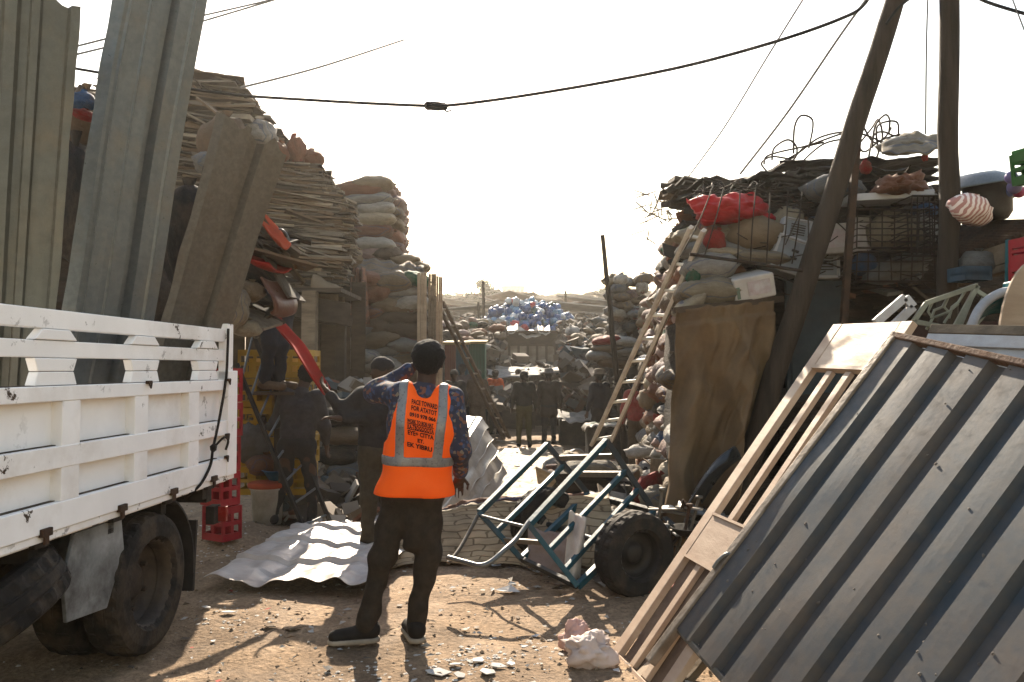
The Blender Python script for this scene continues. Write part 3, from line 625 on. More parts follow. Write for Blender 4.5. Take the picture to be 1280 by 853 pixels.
def ball_mesh(seed):
    m = MB(); n = 18
    pr = [(max(.001, math.sin(math.pi * i / 12)) * .5, -.5 * math.cos(math.pi * i / 12)) for i in range(13)]; m.lathe(pr, n)
    for p in m.v:
        d = p.normalized() if p.length > 0 else p; k = 1 + .22 * n3(d.x * 2 + seed, d.y * 2, d.z * 2) + .10 * n3(d.x * 6, d.y * 6 + seed, d.z * 6)
        p *= k; p.z *= (.85 if p.z < 0 else 1.0)
    tie = Vector((.05, 0, .47)); m.add([tie + Vector((math.cos(a) * r, math.sin(a) * r, z)) for r, z in ((.05, 0), (.13, .12)) for a in (0, 1.57, 3.14, 4.71)], [(0, 1, 5, 4), (1, 2, 6, 5), (2, 3, 7, 6), (3, 0, 4, 7)], 0, True)
    return m.mesh('bag', SACK['cream'])
BAL = [ball_mesh(s) for s in range(6)]
def put_sack(p, d, rot, col, label, group, ball=False, name=None):
    o = inst(random.choice(BAL if ball else SM), name or ('bag' if ball else 'sack'), p, rot, d, SACK[col]); return tag(o, label, 'bag' if ball else 'sack', group)
def board_mesh(seed):
    rd = random.Random(seed); m = MB(); n = 8; vs_ = []
    for i in range(n + 1):
        u = i / n - .5; w = .5 * (1 + .12 * n3(i * .9, seed)); zc = 1.2 * n3(u * 1.5, seed, 5) * (.5 if seed % 3 == 0 else .1)
        e = .04 * rd.uniform(-1, 1) if i in (0, n) else 0
        vs_ += [Vector((u + e, -w, zc - .5)), Vector((u + e * .3, w, zc - .5)), Vector((u + e * .3, w, zc + .5)), Vector((u + e, -w, zc + .5))]
    fs = [(4 * i + k, 4 * i + (k + 1) % 4, 4 * i + 4 + (k + 1) % 4, 4 * i + 4 + k) for i in range(n) for k in range(4)] + [(3, 2, 1, 0), (4 * n, 4 * n + 1, 4 * n + 2, 4 * n + 3)]
    m.add(vs_, fs); return m.mesh('board', CARD[0])
BM = [board_mesh(s) for s in range(8)]
def put_board(p, d, rot, mi, label, group, name='board', cat='board'):
    return tag(inst(random.choice(BM), name, p, rot, d, CARD[mi] if isinstance(mi, int) else mi), label, cat, group)
def crate(name, loc, rot, dims, mat, label, group=None, letters=None, cat='crate', rows=2, cols=3):
    t = thing(name, label, cat, loc, rot, group); w, d, h = dims; m = MB(); b = .012; lw = w / cols
    for z, hh in ((.03, .06), (h * .5, h * .12), (h - .03, .06)):
        for s in (-1, 1): m.box((0, s * (d / 2 - b / 2), z), (w, b, hh)); m.box((s * (w / 2 - b / 2), 0, z), (b, d - 2 * b, hh))
    for s in (-1, 1):
        for k in range(cols + 1): m.box((-w / 2 + lw * k + (.012 if k == 0 else -.012 if k == cols else 0), s * (d / 2 - b / 2 - .002), h / 2), (.03, b, h - .008))
        for k in range(3): m.box((s * (w / 2 - b / 2 - .002), -d / 2 + .012 + (d - .024) * k / 2, h / 2), (b, .03, h - .008))
    m.box((0, 0, .012), (w - .03, d - .03, .012)); m.build('shell', mat, t, world_in_parent=False)
    m = MB()
    for k in range(1, cols): m.box((-w / 2 + lw * k, 0, h * .45), (.006, d - .06, h * .5))
    m.box((0, 0, h * .45), (w - .06, .006, h * .5)); m.build('divider', mat, t, world_in_parent=False)
    if letters:
        v, f = text_geo(letters, h * .30, .004, .3); q = MB(); q.add([Vector((p.x, -d / 2 - .004, p.y + h * .55)) for p in v], f); q.build('lettering', M('crate_letter', (.6, .5, .48), dirt=.4), t, world_in_parent=False)
        q = MB(); q.box((0, -d / 2 - .000, h * .64), (w * .86, .006, h * .36)); q.build('label_band', mat, t, world_in_parent=False)
    return t
def ladder(a0, b0, a1, b1, n, w, mat, rungm, label, first=.06, last=.95, rw=.012):
    """rails a0->a1 and b0->b1"""
    a0, b0, a1, b1 = map(Vector, (a0, b0, a1, b1)); t = thing('ladder', label, 'ladder', a0, world=True); up = (b0 - a0)
    for p, q in ((a0, a1), (b0, b1)):
        m = MB(); m.bar(p, q, w * .55, w, up.cross(q - p)); m.build('rail', mat, t, bevel=.004)
    for k in range(n):
        f = first + (last - first) * k / (n - 1); m = MB(); m.tube([a0.lerp(a1, f), b0.lerp(b1, f)], rw, 7); m.build('rung', rungm, t)
    return t
def cloth(name, fn, nu, nv, mat, label, cat, solid_=.004, group=None):
    q = MB(); q.grid(fn, nu, nv); o = q.build(name, mat, org=fn(.5, 1), solid=solid_); return tag(o, label, cat, group)
def mass(name, lo, hi, mat, label, amp=.18, n=10, seed=0, kind='stuff'):
    """lumpy compressed scrap that nobody could count, filling a pile behind the things one can tell apart"""
    q = MB(); lo = Vector(lo); hi = Vector(hi); c = (lo + hi) / 2; h = (hi - lo) / 2
    for ax in range(3):
        for s in (-1, 1):
            e, g_ = (ax + 1) % 3, (ax + 2) % 3
            def fn(i, j):
                p = Vector((0, 0, 0)); p[ax] = s; p[e] = (i * 2 - 1) * s; p[g_] = j * 2 - 1
                w = Vector((c.x + p.x * h.x, c.y + p.y * h.y, c.z + p.z * h.z)); k = Vector((n3(w.x * 1.7 + seed, w.y * 1.7, w.z * 2.6), n3(w.x * 1.7, w.y * 1.7 + 9 + seed, w.z * 2.6), n3(w.x * 1.7, w.y * 1.7, w.z * 2.6 + 5)))
                return w + k * amp + Vector((n3(w.z * 9, w.x * 3), n3(w.z * 9, w.x * 3, 4), 0)) * amp * .4
            q.grid(fn, n * 2, n * 2, smooth=False)
    o = q.build(name, mat); tag(o, kind=kind); o['label'] = label; return o
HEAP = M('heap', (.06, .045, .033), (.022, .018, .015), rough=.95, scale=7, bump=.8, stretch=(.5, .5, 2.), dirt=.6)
TARPB = M('tarp_brown', (.205, .132, .066), (.15, .095, .05), rough=.85, scale=3, bump=.3, dirt=.5, dirtc=(.04, .03, .018), vary=0)

KD = 1.55          # the left row stands well beyond the truck
def kmass(n, lo, hi, *a, **k): f = lambda p: (p[0] * KD, p[1] * KD, EYE + (p[2] - EYE) * KD); k['amp'] = k.get('amp', .18) * KD; return mass(n, f(lo), f(hi), *a, **k)
# ---------------------------------------------------------------- tall stack of boards behind the truck
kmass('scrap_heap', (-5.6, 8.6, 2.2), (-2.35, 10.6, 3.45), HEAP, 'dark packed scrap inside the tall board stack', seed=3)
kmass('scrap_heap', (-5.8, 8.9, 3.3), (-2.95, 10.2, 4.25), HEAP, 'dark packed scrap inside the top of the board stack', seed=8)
random.seed(21)
zone = [((258, 352), (98, 205), 8.3, 90, 'jutting from the topmost board stack above the truck'), ((335, 452), (205, 275), 8.1, 75, 'in the upper part of the tall stack behind the truck'),
        ((335, 455), (270, 330), 8.0, 75, 'in the middle of the tall stack behind the truck'), ((330, 440), (325, 378), 7.9, 50, 'at the bottom of the tall stack behind the truck')]
for (x0, x1), (y0, y1), Y, n, where in zone:
    Y *= KD
    for k in range(n):
        f = (k + random.random()) / n; py = y0 + (y1 - y0) * f
        xr = x1
        if y0 == 98: xr = 300 + (366 - 300) * sstep(0, 1, f) ** .7; 
        elif y0 == 205: xr = 402 + 45 * f
        elif y0 == 270: xr = 447 - 12 * f
        else: xr = 430 - 20 * f
        L_ = random.uniform(.9, 2.5); D = random.uniform(.2, .7); T = random.choice((.014, .02, .028, .036, .05)); yaw = random.gauss(.04, .10); roll = random.gauss(.06, .05); tx = random.gauss(0, .035)
        if random.random() < .12: roll = random.gauss(.22, .12); yaw = random.gauss(0, .3)
        if y0 == 98 and f < .25: roll = random.gauss(.03, .12); T = .02; L_ = random.uniform(.6, 1.5)
        YY = Y + random.gauss(0, .09) + .22 * (1 - f); e = U(xr - abs(random.gauss(0, 13)), py, YY)
        if random.random() < .5: e = U(random.uniform(x0 + 25, xr - 6), py, YY - .07)
        p = e - Vector((math.cos(yaw) * L_ / 2 * math.cos(roll), math.sin(yaw) * L_ / 2 - D / 2, -math.sin(roll) * L_ / 2))
        mi = random.choices((0, 1, 2, 3), (.42, .26, .18, .14))[0]
        put_board(p, (L_, D, T), (tx, roll, yaw), mi, '%s thin weathered board %s' % (CARDN[mi], where), '%s boards %s' % (CARDN[mi], where))
# beyond the boards one can tell apart: the packed ends between them
q = MB(); random.seed(5)
for k in range(2600):
    f = random.random(); py = 112 + 262 * f; xr = (300 + 62 * ((py - 112) / 90) ** .7) if py < 202 else 398 + 48 * min(1, (py - 202) / 60) if py < 330 else 440 - 20 * (py - 330) / 45
    px = xr - abs(random.gauss(0, 50)); Yq = (12.85 if py < 202 else 12.45) + .22 * (1 - f) + abs(random.gauss(0, .1)); L_ = random.uniform(.2, 1.7); D = random.uniform(.1, .5); yaw = random.gauss(.03, .12); e = Euler((random.gauss(0, .04), random.gauss(.06, .06), yaw)).to_matrix(); p = U(px, py, Yq) - e @ Vector((L_ / 2, -D / 2, 0))
    if random.random() < .3: p = U(random.uniform(px - 70, px), py, Yq - .03) - e @ Vector((L_ / 2, -D / 2, 0))
    q.box(p, (L_, D, random.choice((.01, .015, .02, .03))), e, random.choices((0, 1, 2, 3), (.40, .24, .12, .24))[0])
o = q.build('packed_boards', CARD); tag(o, kind='stuff'); o['label'] = 'countless thin board ends packed between the larger boards of the tall stack'
# sticks on the very top
for k in range(16):
    px = random.uniform(256, 306); a = U(px, random.uniform(118, 128), 12.9 + random.random() * .9); d = Vector((random.uniform(-.42, -.08), random.uniform(-.3, .3), random.uniform(.18, .36)))
    m = MB(); m.bar(a, a + d, random.uniform(.02, .045), .018); o = m.build('stick', CARD[random.choice((0, 1, 3))], org=a); tag(o, 'short broken stick poking up from the top of the board stack', 'stick', 'sticks on top of the board stack')
def bagp(px, py, Y, w, h, col, label, rot=0, ball=True, d=None, name=None, yaw=0):
    s = Y / F; p = U(px, py, Y); o = put_sack(p, (w * s * 1.08, (d or w * .9) * s, h * s * 1.1), (0, rot, yaw), col, label, None, ball, name); return o
bagp(322, 172, 12.25, 48, 40, 'white', 'bulging white plastic bag on top of the board stack')
bagp(345, 190, 12.25, 34, 24, 'rust', 'small torn rust brown bag beside the bulging white bag', .4)
bagp(371, 190, 12.71, 24, 36, 'rust', 'pointed dark red bag standing on the board stack edge', -.2)
bagp(388, 200, 12.87, 32, 22, 'rust', 'rounded dark red bag lying right of the pointed red bag', 0)
bagp(280, 178, 11.78, 60, 60, 'brown', 'dark maroon bundle between the tallest sheet and short brown sheet')
bagp(268, 208, 11.47, 50, 30, 'grey', 'grey white bundle low between the tall and short metal sheets', .2)
m = MB(); m.bar(U(252, 126, 11.9), U(292, 158, 11.8), .3, .03); o = m.build('board', CARD[1]); tag(o, 'tan cardboard strip slanting down beside the tallest metal sheet', 'board')
m = MB(); m.bar(U(292, 151, 12.1), U(318, 152, 12.1), .45, .08); o = m.build('board', CARD[2]); tag(o, 'pale flat block under the top boards beside the white bag', 'board')
# sack stacks to the right of the boards
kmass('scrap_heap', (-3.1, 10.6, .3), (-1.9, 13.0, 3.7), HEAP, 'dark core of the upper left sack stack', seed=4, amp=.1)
rows = [(448, 238, 62, 'rust', 'pink'), (466, 232, 50, 'tan', 'rust'), (458, 252, 64, 'white', 'pink'), (470, 263, 44, 'white', 'tan'), (463, 276, 60, 'cream', 'tan'), (460, 291, 60, 'rust', 'rust'), (467, 306, 54, 'white', 'pink'), (470, 320, 48, 'pink', 'rust'), (474, 333, 44, 'tan', 'pink')]
for i, (px, py, w, c1, c2) in enumerate(rows):
    bagp(px, py, 10.6 * KD, w, 20, c1, '%s sack %s the high left sack stack' % (c1, ['topmost left in', 'topmost right in', 'second row of', 'third row of', 'fourth row of', 'fifth row of', 'sixth row of', 'lowest but one in', 'lowest in'][i]), random.uniform(-.08, .08), False, 34)
    for k in range(3):
        px2 = 491 + k * 2 - (10 if i < 2 else 0); Y2 = (11.2 + k * .75) * KD
        o = bagp(px2, py + 6 + k * 3, Y2, 28, 20, (c2, 'pink', 'rust')[k], 'small %s sack end on the sunny right edge of the high left sack stack' % (c2, 'pink', 'rust')[k], random.uniform(-.1, .1), False, 50); o['group'] = 'sack ends of the high left stack'
bagp(438, 322, 14.26, 30, 26, 'tan', 'tan open box shaped sack at the foot of the high sack stack', .1)
# burlap covered ledge and the sack wall beneath
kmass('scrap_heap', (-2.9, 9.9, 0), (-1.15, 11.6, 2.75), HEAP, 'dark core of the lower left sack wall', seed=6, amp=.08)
cloth('burlap_sheet', lambda i, j: U(446 + 84 * i, 322 + 30 * j + 10 * i + 4 * n3(i * 6, j * 3), (9.3 + .5 * (1 - j)) * KD) + Vector((0, 0, .09 * n3(i * 7, j * 4, 3))), 24, 8, SACK['tan'], 'tan burlap sheet draped over the lower left sack wall', 'cloth')
for k, (px, py, w, h) in enumerate(((505, 326, 40, 18), (486, 320, 36, 18), (519, 336, 34, 16))): bagp(px, py, 10.6 * KD, w, h, ('tan', 'brown', 'tan')[k], '%s sack on the ledge %s' % (('pale tan', 'dark brown', 'tan')[k], ('at the right end above the timber stack', 'against the high sack stack', 'lowest beside the upright timber stack')[k]), .15, False, 40)
wall = [(430, 352, 34, 'brown'), (462, 350, 32, 'rust'), (492, 352, 40, 'tan'), (518, 350, 30, 'green'), (438, 374, 50, 'rust'), (472, 366, 30, 'rust'), (508, 367, 44, 'white'), (455, 392, 46, 'rust'), (495, 383, 50, 'tan'), (516, 380, 36, 'white'), (440, 412, 60, 'grey'), (470, 408, 40, 'brown'), (506, 398, 52, 'brown'), (436, 432, 50, 'white'), (476, 425, 48, 'tan'), (510, 414, 50, 'brown'), (445, 448, 54, 'white'), (482, 440, 42, 'grey'), (512, 432, 46, 'grey'), (440, 466, 50, 'brown'), (478, 458, 50, 'white'), (512, 450, 46, 'tan'), (438, 484, 54, 'grey'), (476, 476, 50, 'tan'), (512, 470, 46, 'brown')]
for i, (px, py, w, c) in enumerate(wall):
    col = '%s' % c
    bagp(px, py, (9.35 + .15 * random.random()) * KD, w + 6, 22, c, '%s sack %s of the lower left sack wall, %s' % (col, ['in the top row', 'in the second row', 'in the third row', 'in the fourth row', 'in the fifth row', 'in the sixth row', 'in the seventh row', 'in the lowest row'][min(7, i // 3) if i > 3 else 0], ['beside the red net', 'against the boards', 'left of the timber', 'touching the timber'][i] if i < 4 else 'left end' if px < 450 else 'middle' if px < 490 else 'right end'), random.uniform(-.15, .15), False, 40)
cloth('red_net', lambda i, j: U(442 - 12 * (1 - i) * j + 14 * i + 10 * (i - .5) * j, 335 + 70 * j, 13.8) + Vector((0, .1 * math.sin(i * 14), 0)), 16, 8, SACK['rust'], 'rusty red net hanging in folds over the sack wall', 'net')
cloth('rolled_mat', lambda i, j: U(393 + 34 * i, 362 + 18 * i, 12.2) + Vector((0, .24 * math.cos(j * 6.283), .24 * math.sin(j * 6.283) * (1 + .15 * n3(i * 3, j * 3)))), 10, 16, SACK['tan'], 'pale rolled sack under the tall board stack', 'roll')
# shed below the boards
m = MB(); a, b = U(338, 378, 11.6), U(436, 394, 12.0); m.bar(a, b, .18, .34); m.bar(U(340, 390, 12.0), U(440, 402, 12.4), .15, .18); o = m.build('lintel_beam', WOODD, bevel=.01); tag(o, 'heavy dark beam carrying the tall board stack', 'beam')
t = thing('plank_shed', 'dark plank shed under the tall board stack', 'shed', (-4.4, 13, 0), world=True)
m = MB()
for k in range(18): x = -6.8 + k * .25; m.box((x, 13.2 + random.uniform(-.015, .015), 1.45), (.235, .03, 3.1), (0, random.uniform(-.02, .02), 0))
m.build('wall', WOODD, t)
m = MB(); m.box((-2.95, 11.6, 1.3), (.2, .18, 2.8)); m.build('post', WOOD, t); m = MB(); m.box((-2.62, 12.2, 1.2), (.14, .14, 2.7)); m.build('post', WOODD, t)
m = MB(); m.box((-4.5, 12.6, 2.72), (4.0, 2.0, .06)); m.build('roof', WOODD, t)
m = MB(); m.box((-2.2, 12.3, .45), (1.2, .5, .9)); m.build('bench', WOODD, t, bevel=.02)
for k, (px, py, w, c) in enumerate(((425, 520, 50, 'black'), (430, 545, 60, 'brown'), (420, 570, 50, 'black'), (436, 590, 50, 'grey'), (500, 500, 46, 'black'), (505, 530, 50, 'brown'))):
    bagp(px, py, 9.6, w, 22, c, '%s sack behind the black clothed helper, %s' % (c, ['highest', 'second', 'third', 'lowest', 'by the timber stack', 'under the black one by the timber'][k]), 0, False, 40)
# upright timber / tin panels at the end of the left row
for k, (x0, x1, yt, Y, mt, lab) in enumerate(((521, 533, 341, 13.9, WOODL, 'widest pale upright plank panel at the end of the left row'), (535, 545, 342, 14.05, WOOD, 'weathered upright plank panel between two pale ones'), (545, 553, 346, 14.2, WOODL, 'narrow pale upright plank panel at the right edge of its stack'))):
    a, b = U(x0, 490, Y), U(x1, 490, Y); m = MB(); zt = U(0, yt, Y).z
    for j in range(3): x = a.x + (b.x - a.x) * (j + .5) / 3; m.box((x, Y + .02 * (j % 2), (zt + random.uniform(-.02, .02)) / 2), ((b.x - a.x) / 3 - .005, .04, zt))
    o = m.build('plank_stack', mt, org=((a.x + b.x) / 2, Y, 0), bevel=.004); tag(o, lab, 'panel', 'upright plank panels')
LADM = M('ladder_wood', (.16, .115, .075), (.1, .07, .05), rough=.8, scale=12, stretch=(1, 1, .2), bump=.3); LADP = M('ladder_pale', (.36, .28, .2), (.26, .2, .145), rough=.7, scale=12, stretch=(1, 1, .2), bump=.3)
ladder(U(630, 549, 17.4), U(637, 548, 17.6), U(546, 378, 15.6), U(553, 377, 15.8), 9, .075, LADM, LADP, 'dark wooden ladder sloping down to the right from the timber stack', .05, .95, .02)

# ---------------------------------------------------------------- load and clutter at the rear of the truck
REDP = M('red_panel', (.34, .018, .014), (.26, .016, .012), rough=.85, spec=.03, scale=5, dirt=.4); ORANGE = M('orange_plastic', (.5, .09, .035), (.4, .065, .03), rough=.85, spec=.04, dirt=.4)
def shell(name, pts, width, mat, label, cat, th=.02, curl=.0, group=None):
    """curved moulded panel: a polyline swept sideways"""
    P = smooth([Vector(p) for p in pts], 5); k = len(P) - 1
    def fn(i, j):
        q_ = P[round(i * k)]; w = width * (1 - .5 * abs(i - .5)) ; return q_ + Vector((.25 * (j - .5) * w, (j - .5) * w, curl * (4 * (j - .5) ** 2)))
    q = MB(); q.grid(fn, k, 6); o = q.build(name, mat, org=P[0], solid=th); return tag(o, label, cat, group)
Y = 6.0
shell('chair_shell', [U(318, 268, Y), U(336, 288, Y), U(348, 304, Y), U(357, 312, Y)], .22, ORANGE, 'orange red plastic chair shell highest beside the short brown sheet', 'chair shell', .014, .05)
shell('chair_shell', [U(306, 318, Y), U(322, 332, Y), U(338, 339, Y), U(351, 341, Y)], .42, REDP, 'dark red plastic chair shell under the orange one', 'chair shell', .014, .05)
shell('chair_shell', [U(338, 352, Y), U(347, 366, Y), U(356, 378, Y), U(356, 392, Y), U(349, 396, Y)], .34, M('maroon_ply', (.16, .07, .045), rough=.4), 'curved brown plywood chair back above the red panel', 'chair shell', .016, .02)
m = MB(); m.tube(smooth([U(340, 290, 6.1), U(352, 287, 6.1), U(360, 296, 6.1), U(359, 306, 6.1), U(350, 310, 6.1)]), .008, 6); o = m.build('wire_hoop', GALV); tag(o, 'bent pale wire hoop behind the orange chair shell', 'wire')
bagp(288, 388, 5.75, 44, 56, 'cream', 'yellow and cream striped cloth bundle on the truck rear corner', .2)
bagp(312, 366, 5.9, 34, 26, 'tan', 'mustard cloth bundle under the red chair shells', .1); bagp(304, 410, 5.9, 44, 22, 'cream', 'pale crumpled cloth hanging by the ladder top', .3); bagp(314, 345, 6.3, 56, 30, 'black', 'black bundle between the red chair shells', .4)
bagp(322, 298, 6.4, 50, 44, 'black', 'black bag behind the orange chair shell', .5); bagp(278, 250, 6.2, 60, 90, 'black', 'black bundle behind the short brown metal sheet'); bagp(232, 300, 5.4, 70, 120, 'black', 'black bundle between tall grey sheet and brown sheet')
bagp(105, 150, 5.2, 50, 70, 'brown', 'brown bundle between the olive sheet and tallest sheet'); bagp(103, 128, 5.0, 34, 24, 'blue', 'dark blue bundle on top between olive and tallest sheets'); bagp(106, 145, 4.9, 30, 14, 'red', 'dark red flat bundle under the dark blue one', .3); bagp(90, 260, 5.0, 60, 150, 'black', 'black bundle low between the olive and tallest sheets')
for k in range(26):
    px = random.uniform(290, 356); py = random.uniform(285, 400); p = U(px, py, 6.05 + random.random() * .5); put_board(p, (random.uniform(.35, .7), random.uniform(.1, .3), .02), (random.gauss(0, .2), random.gauss(.45, .3), random.gauss(0, .4)), random.choice((3, 3, 1, 0)), 'dark flat scrap strip wedged among the chair shells at the truck rear', 'scrap strips at the truck rear', 'scrap_strip', 'scrap strip')
mass('scrap_heap', (-3.9, 5.75, .95), (-2.55, 6.6, 2.45), HEAP, 'dark packed scrap at the truck rear', seed=12, amp=.12)
# red sheet carried by the helpers
shell('red_sheet', [U(338, 398, 7.2), U(356, 420, 7.2), U(371, 437, 7.1), U(384, 458, 7.0), U(396, 478, 6.95), U(407, 494, 6.9)], .24, REDP, 'long curved red panel passed between the two dark clothed helpers', 'panel', .012, .06)
cloth('blue_sheet', lambda i, j: U(344 + 20 * i - 8 * j, 398 + 62 * j, 8.0) + Vector((0, .05 * math.sin(9 * i), 0)), 10, 8, SACK['blue'], 'blue plastic sheet hanging behind the red panel', 'sheet')
# ladder by the truck, its feet on the dirt
l = ladder(U(386, 676, 7.25), U(418, 666, 7.5), U(296, 455, 7.6), U(308, 398, 7.85), 8, .045, BLACKM, GALV, 'dark metal ladder with pale rungs standing behind the truck', .08, .92, .011)
# crates
CR = M('crate_red', (.42, .03, .04), (.34, .022, .03), rough=.5, scale=4, bump=.05, dirt=.4); CRY = M('crate_yellow', (.5, .30, .03), (.42, .24, .025), rough=.5, scale=4, bump=.05, dirt=.4)
p0 = U(271, 640, 6.75)
for k in range(5):
    crate('bottle_crate', (p0.x + random.uniform(-.01, .01), 6.85, gz(p0.x, 6.85) + .02 + k * .292), (0, 0, R(-32) + random.uniform(-.04, .04)), (.26, .20, .285), CR, 'red bottle crate %s in the column behind the truck corner' % ['on the ground', 'second from the ground', 'third from the ground', 'second from the top', 'at the top'][k], 'red crate stack', 'Coca-Cola' if k == 2 else None, cols=2)
p0 = U(322, 575, 7.9)
for i in range(2):
    for k in range(5):
        crate('bottle_crate', (p0.x - .04 + i * .36, 8.15, .32 + k * .29), (0, 0, random.uniform(-.05, .05)), (.34, .44, .28), CRY, 'yellow bottle crate, %s of the %s yellow column behind the ladder' % (['lowest', 'second', 'middle', 'fourth', 'top'][k], ('left', 'right')[i]), 'yellow crate stack', None, cols=2)
# bucket, basin, bottles
q = MB(); p = U(334, 655, 7.7); zb = gz(p.x, 7.7); t = thing('paint_bucket', 'white bucket with orange red lid behind the ladder', 'bucket', (p.x, 7.7, zb))
q.lathe([(.001, .01), (.13, .01), (.155, .34), (.165, .345), (.165, .37), (.15, .37)], 24); q.build('pail', M('pail', (.5, .47, .43), rough=.5, dirt=.5), t); q = MB(); q.lathe([(.172, .36), (.185, .37), (.185, .40), (.17, .41), (.001, .405)], 24); q.build('lid', ORANGE, t)
p = U(345, 598, 7.8); q = MB(); q.lathe([(.001, 0), (.09, 0), (.15, .09), (.16, .09)], 20); o = q.build('basin', M('blue_plastic', (.03, .16, .34), rough=.4)); o.location = (p.x + .02, 7.82, zb + .42); fin(o, solid=.005); tag(o, 'small blue basin on the orange red bucket lid', 'basin')
bagp(315, 555, 8.0, 52, 50, 'grey', 'large grey plastic bag in front of the yellow crates'); bagp(330, 582, 7.9, 40, 26, 'rust', 'orange brown cloth bag above the bucket')
for k, (px, py) in enumerate(((405, 628), (413, 640), (432, 638), (441, 650), (424, 624))):
    p = U(px, py, 8.0); q = MB(); q.lathe([(.001, 0), (.05, .0), (.05, .14), (.02, .19), (.02, .22), (.001, .22)], 12); o = q.build('bottle', [M('bottle_grey', (.3, .33, .36), rough=.3)]); o.location = (p.x, 8, gz(p.x, 8) + .05); o.rotation_euler = (1.5, 0, k * 1.3); tag(o, 'grey plastic bottle lying on the dirt behind the ladder', 'bottle', 'bottles behind the ladder')

# ---------------------------------------------------------------- metal sheets on the ground
TILE = M('tile_sheet', (.62, .58, .55), (.52, .48, .45), rough=.45, metal=.15, scale=5, bump=.12, dirt=.35, dirtc=(.25, .17, .11))
def brickmat(name, c, c2, mort, su, sv, bump=.6):
    m = M(name, c, c2, rough=.75, scale=3, bump=0, dirt=0); t = m.node_tree; L = t.links.new; N = t.nodes.new; b = t.nodes['Principled BSDF']
    uv = N('ShaderNodeUVMap'); mp = N('ShaderNodeMapping'); mp.inputs['Scale'].default_value = (su, sv, 1); L(uv.outputs[0], mp.inputs[0])
    nz = N('ShaderNodeTexNoise'); nz.inputs['Scale'].default_value = 1.3; L(mp.outputs[0], nz.inputs[0]); vm = N('ShaderNodeVectorMath'); vm.operation = 'MULTIPLY_ADD'; vm.inputs[1].default_value = (.6, .3, 0); L(nz.outputs['Color'], vm.inputs[0]); L(mp.outputs[0], vm.inputs[2])
    br = N('ShaderNodeTexBrick'); br.inputs['Color1'].default_value = (*c, 1); br.inputs['Color2'].default_value = (*c2, 1); br.inputs['Mortar'].default_value = (*mort, 1); br.inputs['Scale'].default_value = 1; br.inputs['Mortar Size'].default_value = .055; br.inputs['Mortar Smooth'].default_value = .6; br.inputs['Brick Width'].default_value = 1; br.inputs['Row Height'].default_value = .5; L(vm.outputs[0], br.inputs[0])
    n2 = N('ShaderNodeTexNoise'); n2.inputs['Scale'].default_value = 5; n2.inputs['Detail'].default_value = 8; mx = N('ShaderNodeMix'); mx.data_type = 'RGBA'; mx.blend_type = 'MULTIPLY'; mx.inputs[0].default_value = .8; L(br.outputs[0], mx.inputs[6])
    r = N('ShaderNodeMapRange'); r.inputs[1].default_value = .3; r.inputs[2].default_value = .6; r.inputs[3].default_value = .4; r.inputs[4].default_value = 1.1; L(n2.outputs[0], r.inputs[0]); L(r.outputs[0], mx.inputs[7]); L(mx.outputs[2], b.inputs['Base Color'])
    bp = N('ShaderNodeBump'); bp.invert = True; bp.inputs['Strength'].default_value = bump; bp.inputs['Distance'].default_value = .02; L(br.outputs['Fac'], bp.inputs['Height']); L(bp.outputs[0], b.inputs['Normal']); return m
BRICK = brickmat('brick_sheet', (.33, .26, .17), (.27, .21, .135), (.15, .112, .07), 8, 13)
def gp(px, py): 
    Y = EYE * F / (py - HOR); return Vector(((px - CX) / F * Y, Y, 0))
A, B, C_, D = gp(258, 737), gp(470, 742), gp(560, 652), gp(415, 652)
def tilefn(i, j):
    p = A.lerp(B, i).lerp(D.lerp(C_, i), j); cu = .5 + .5 * math.sin(i * 2 * math.pi * 5.5); st = (j * 5) % 1.0
    lift = .03 + .05 * max(0, math.sin(j * 3.2)) + .05 * n3(i * 2, j * 2, 4) + (.05 if j < .12 else 0) * n3(i * 5, 1)
    p.z = gz(p.x, p.y) + .02 + lift + cu * .022 + (1 - st) * .034
    return p
q = MB(); q.grid(tilefn, 88, 100, smooth=False); o = q.build('tile_roof_sheet', TILE, org=A, solid=.004); tag(o, 'pale tile patterned metal roof sheet lying flat beside the ladder feet', 'roof sheet')
# large brick patterned sheet, bulging: sunlit top, shaded side towards the camera
def brickfn(i, j):
    x = -.95 + 1.75 * i; a = j
    yb = 7.6 - 1.05 * sstep(0, .55, a) - .28 * sstep(.55, 1, a) + .35 * (.5 - i) * (1 - a)
    zt = (.44 - .17 * (1 - i) ** 2 + .08 * i) * sstep(0, .42, a) * (1 - sstep(.52, 1.0, a) ** 1.2) + .03
    p = Vector((x + .1 * n3(i * 3, a * 3), yb + .1 * math.sin(i * 3), gz(x, yb) + zt + .04 * n3(i * 4, a * 5)))
    row = a * 15; r = row % 1.0; cidx = (i * 9 + .5 * (int(row) % 2)) % 1.0
    pass
    return p
o = MB().uvgrid('brick_pattern_sheet', brickfn, 70, 60, BRICK, (0, 6.6, 0)); tag(o, 'brick patterned bulging metal sheet lying behind the handcart', 'roof sheet')
cloth('red_fringe', lambda i, j: brickfn(.12 + .76 * i, .47) + Vector((0, -.04 * j, .03 - .03 * j + .025 * n3(i * 14, j * 3))), 50, 3, SACK['rust'], 'torn reddish plastic strip along the brick patterned sheet crest', 'strip')
PAVE = brickmat('laid_sheet', (.36, .28, .19), (.30, .23, .15), (.17, .125, .08), 5, 26)
def pavefn(i, j):
    y = 7.9 + 8.5 * j; x = -.85 + (1.3 + .5 * j) * i + .1 * j; row = j * 34; r = row % 1; c = (i * 5 + .5 * (int(row) % 2)) % 1
    return Vector((x + .06 * n3(j * 9, i), y, gz(x, y) + .10 + .05 * n3(i * 3, j * 6) + .008 * r))
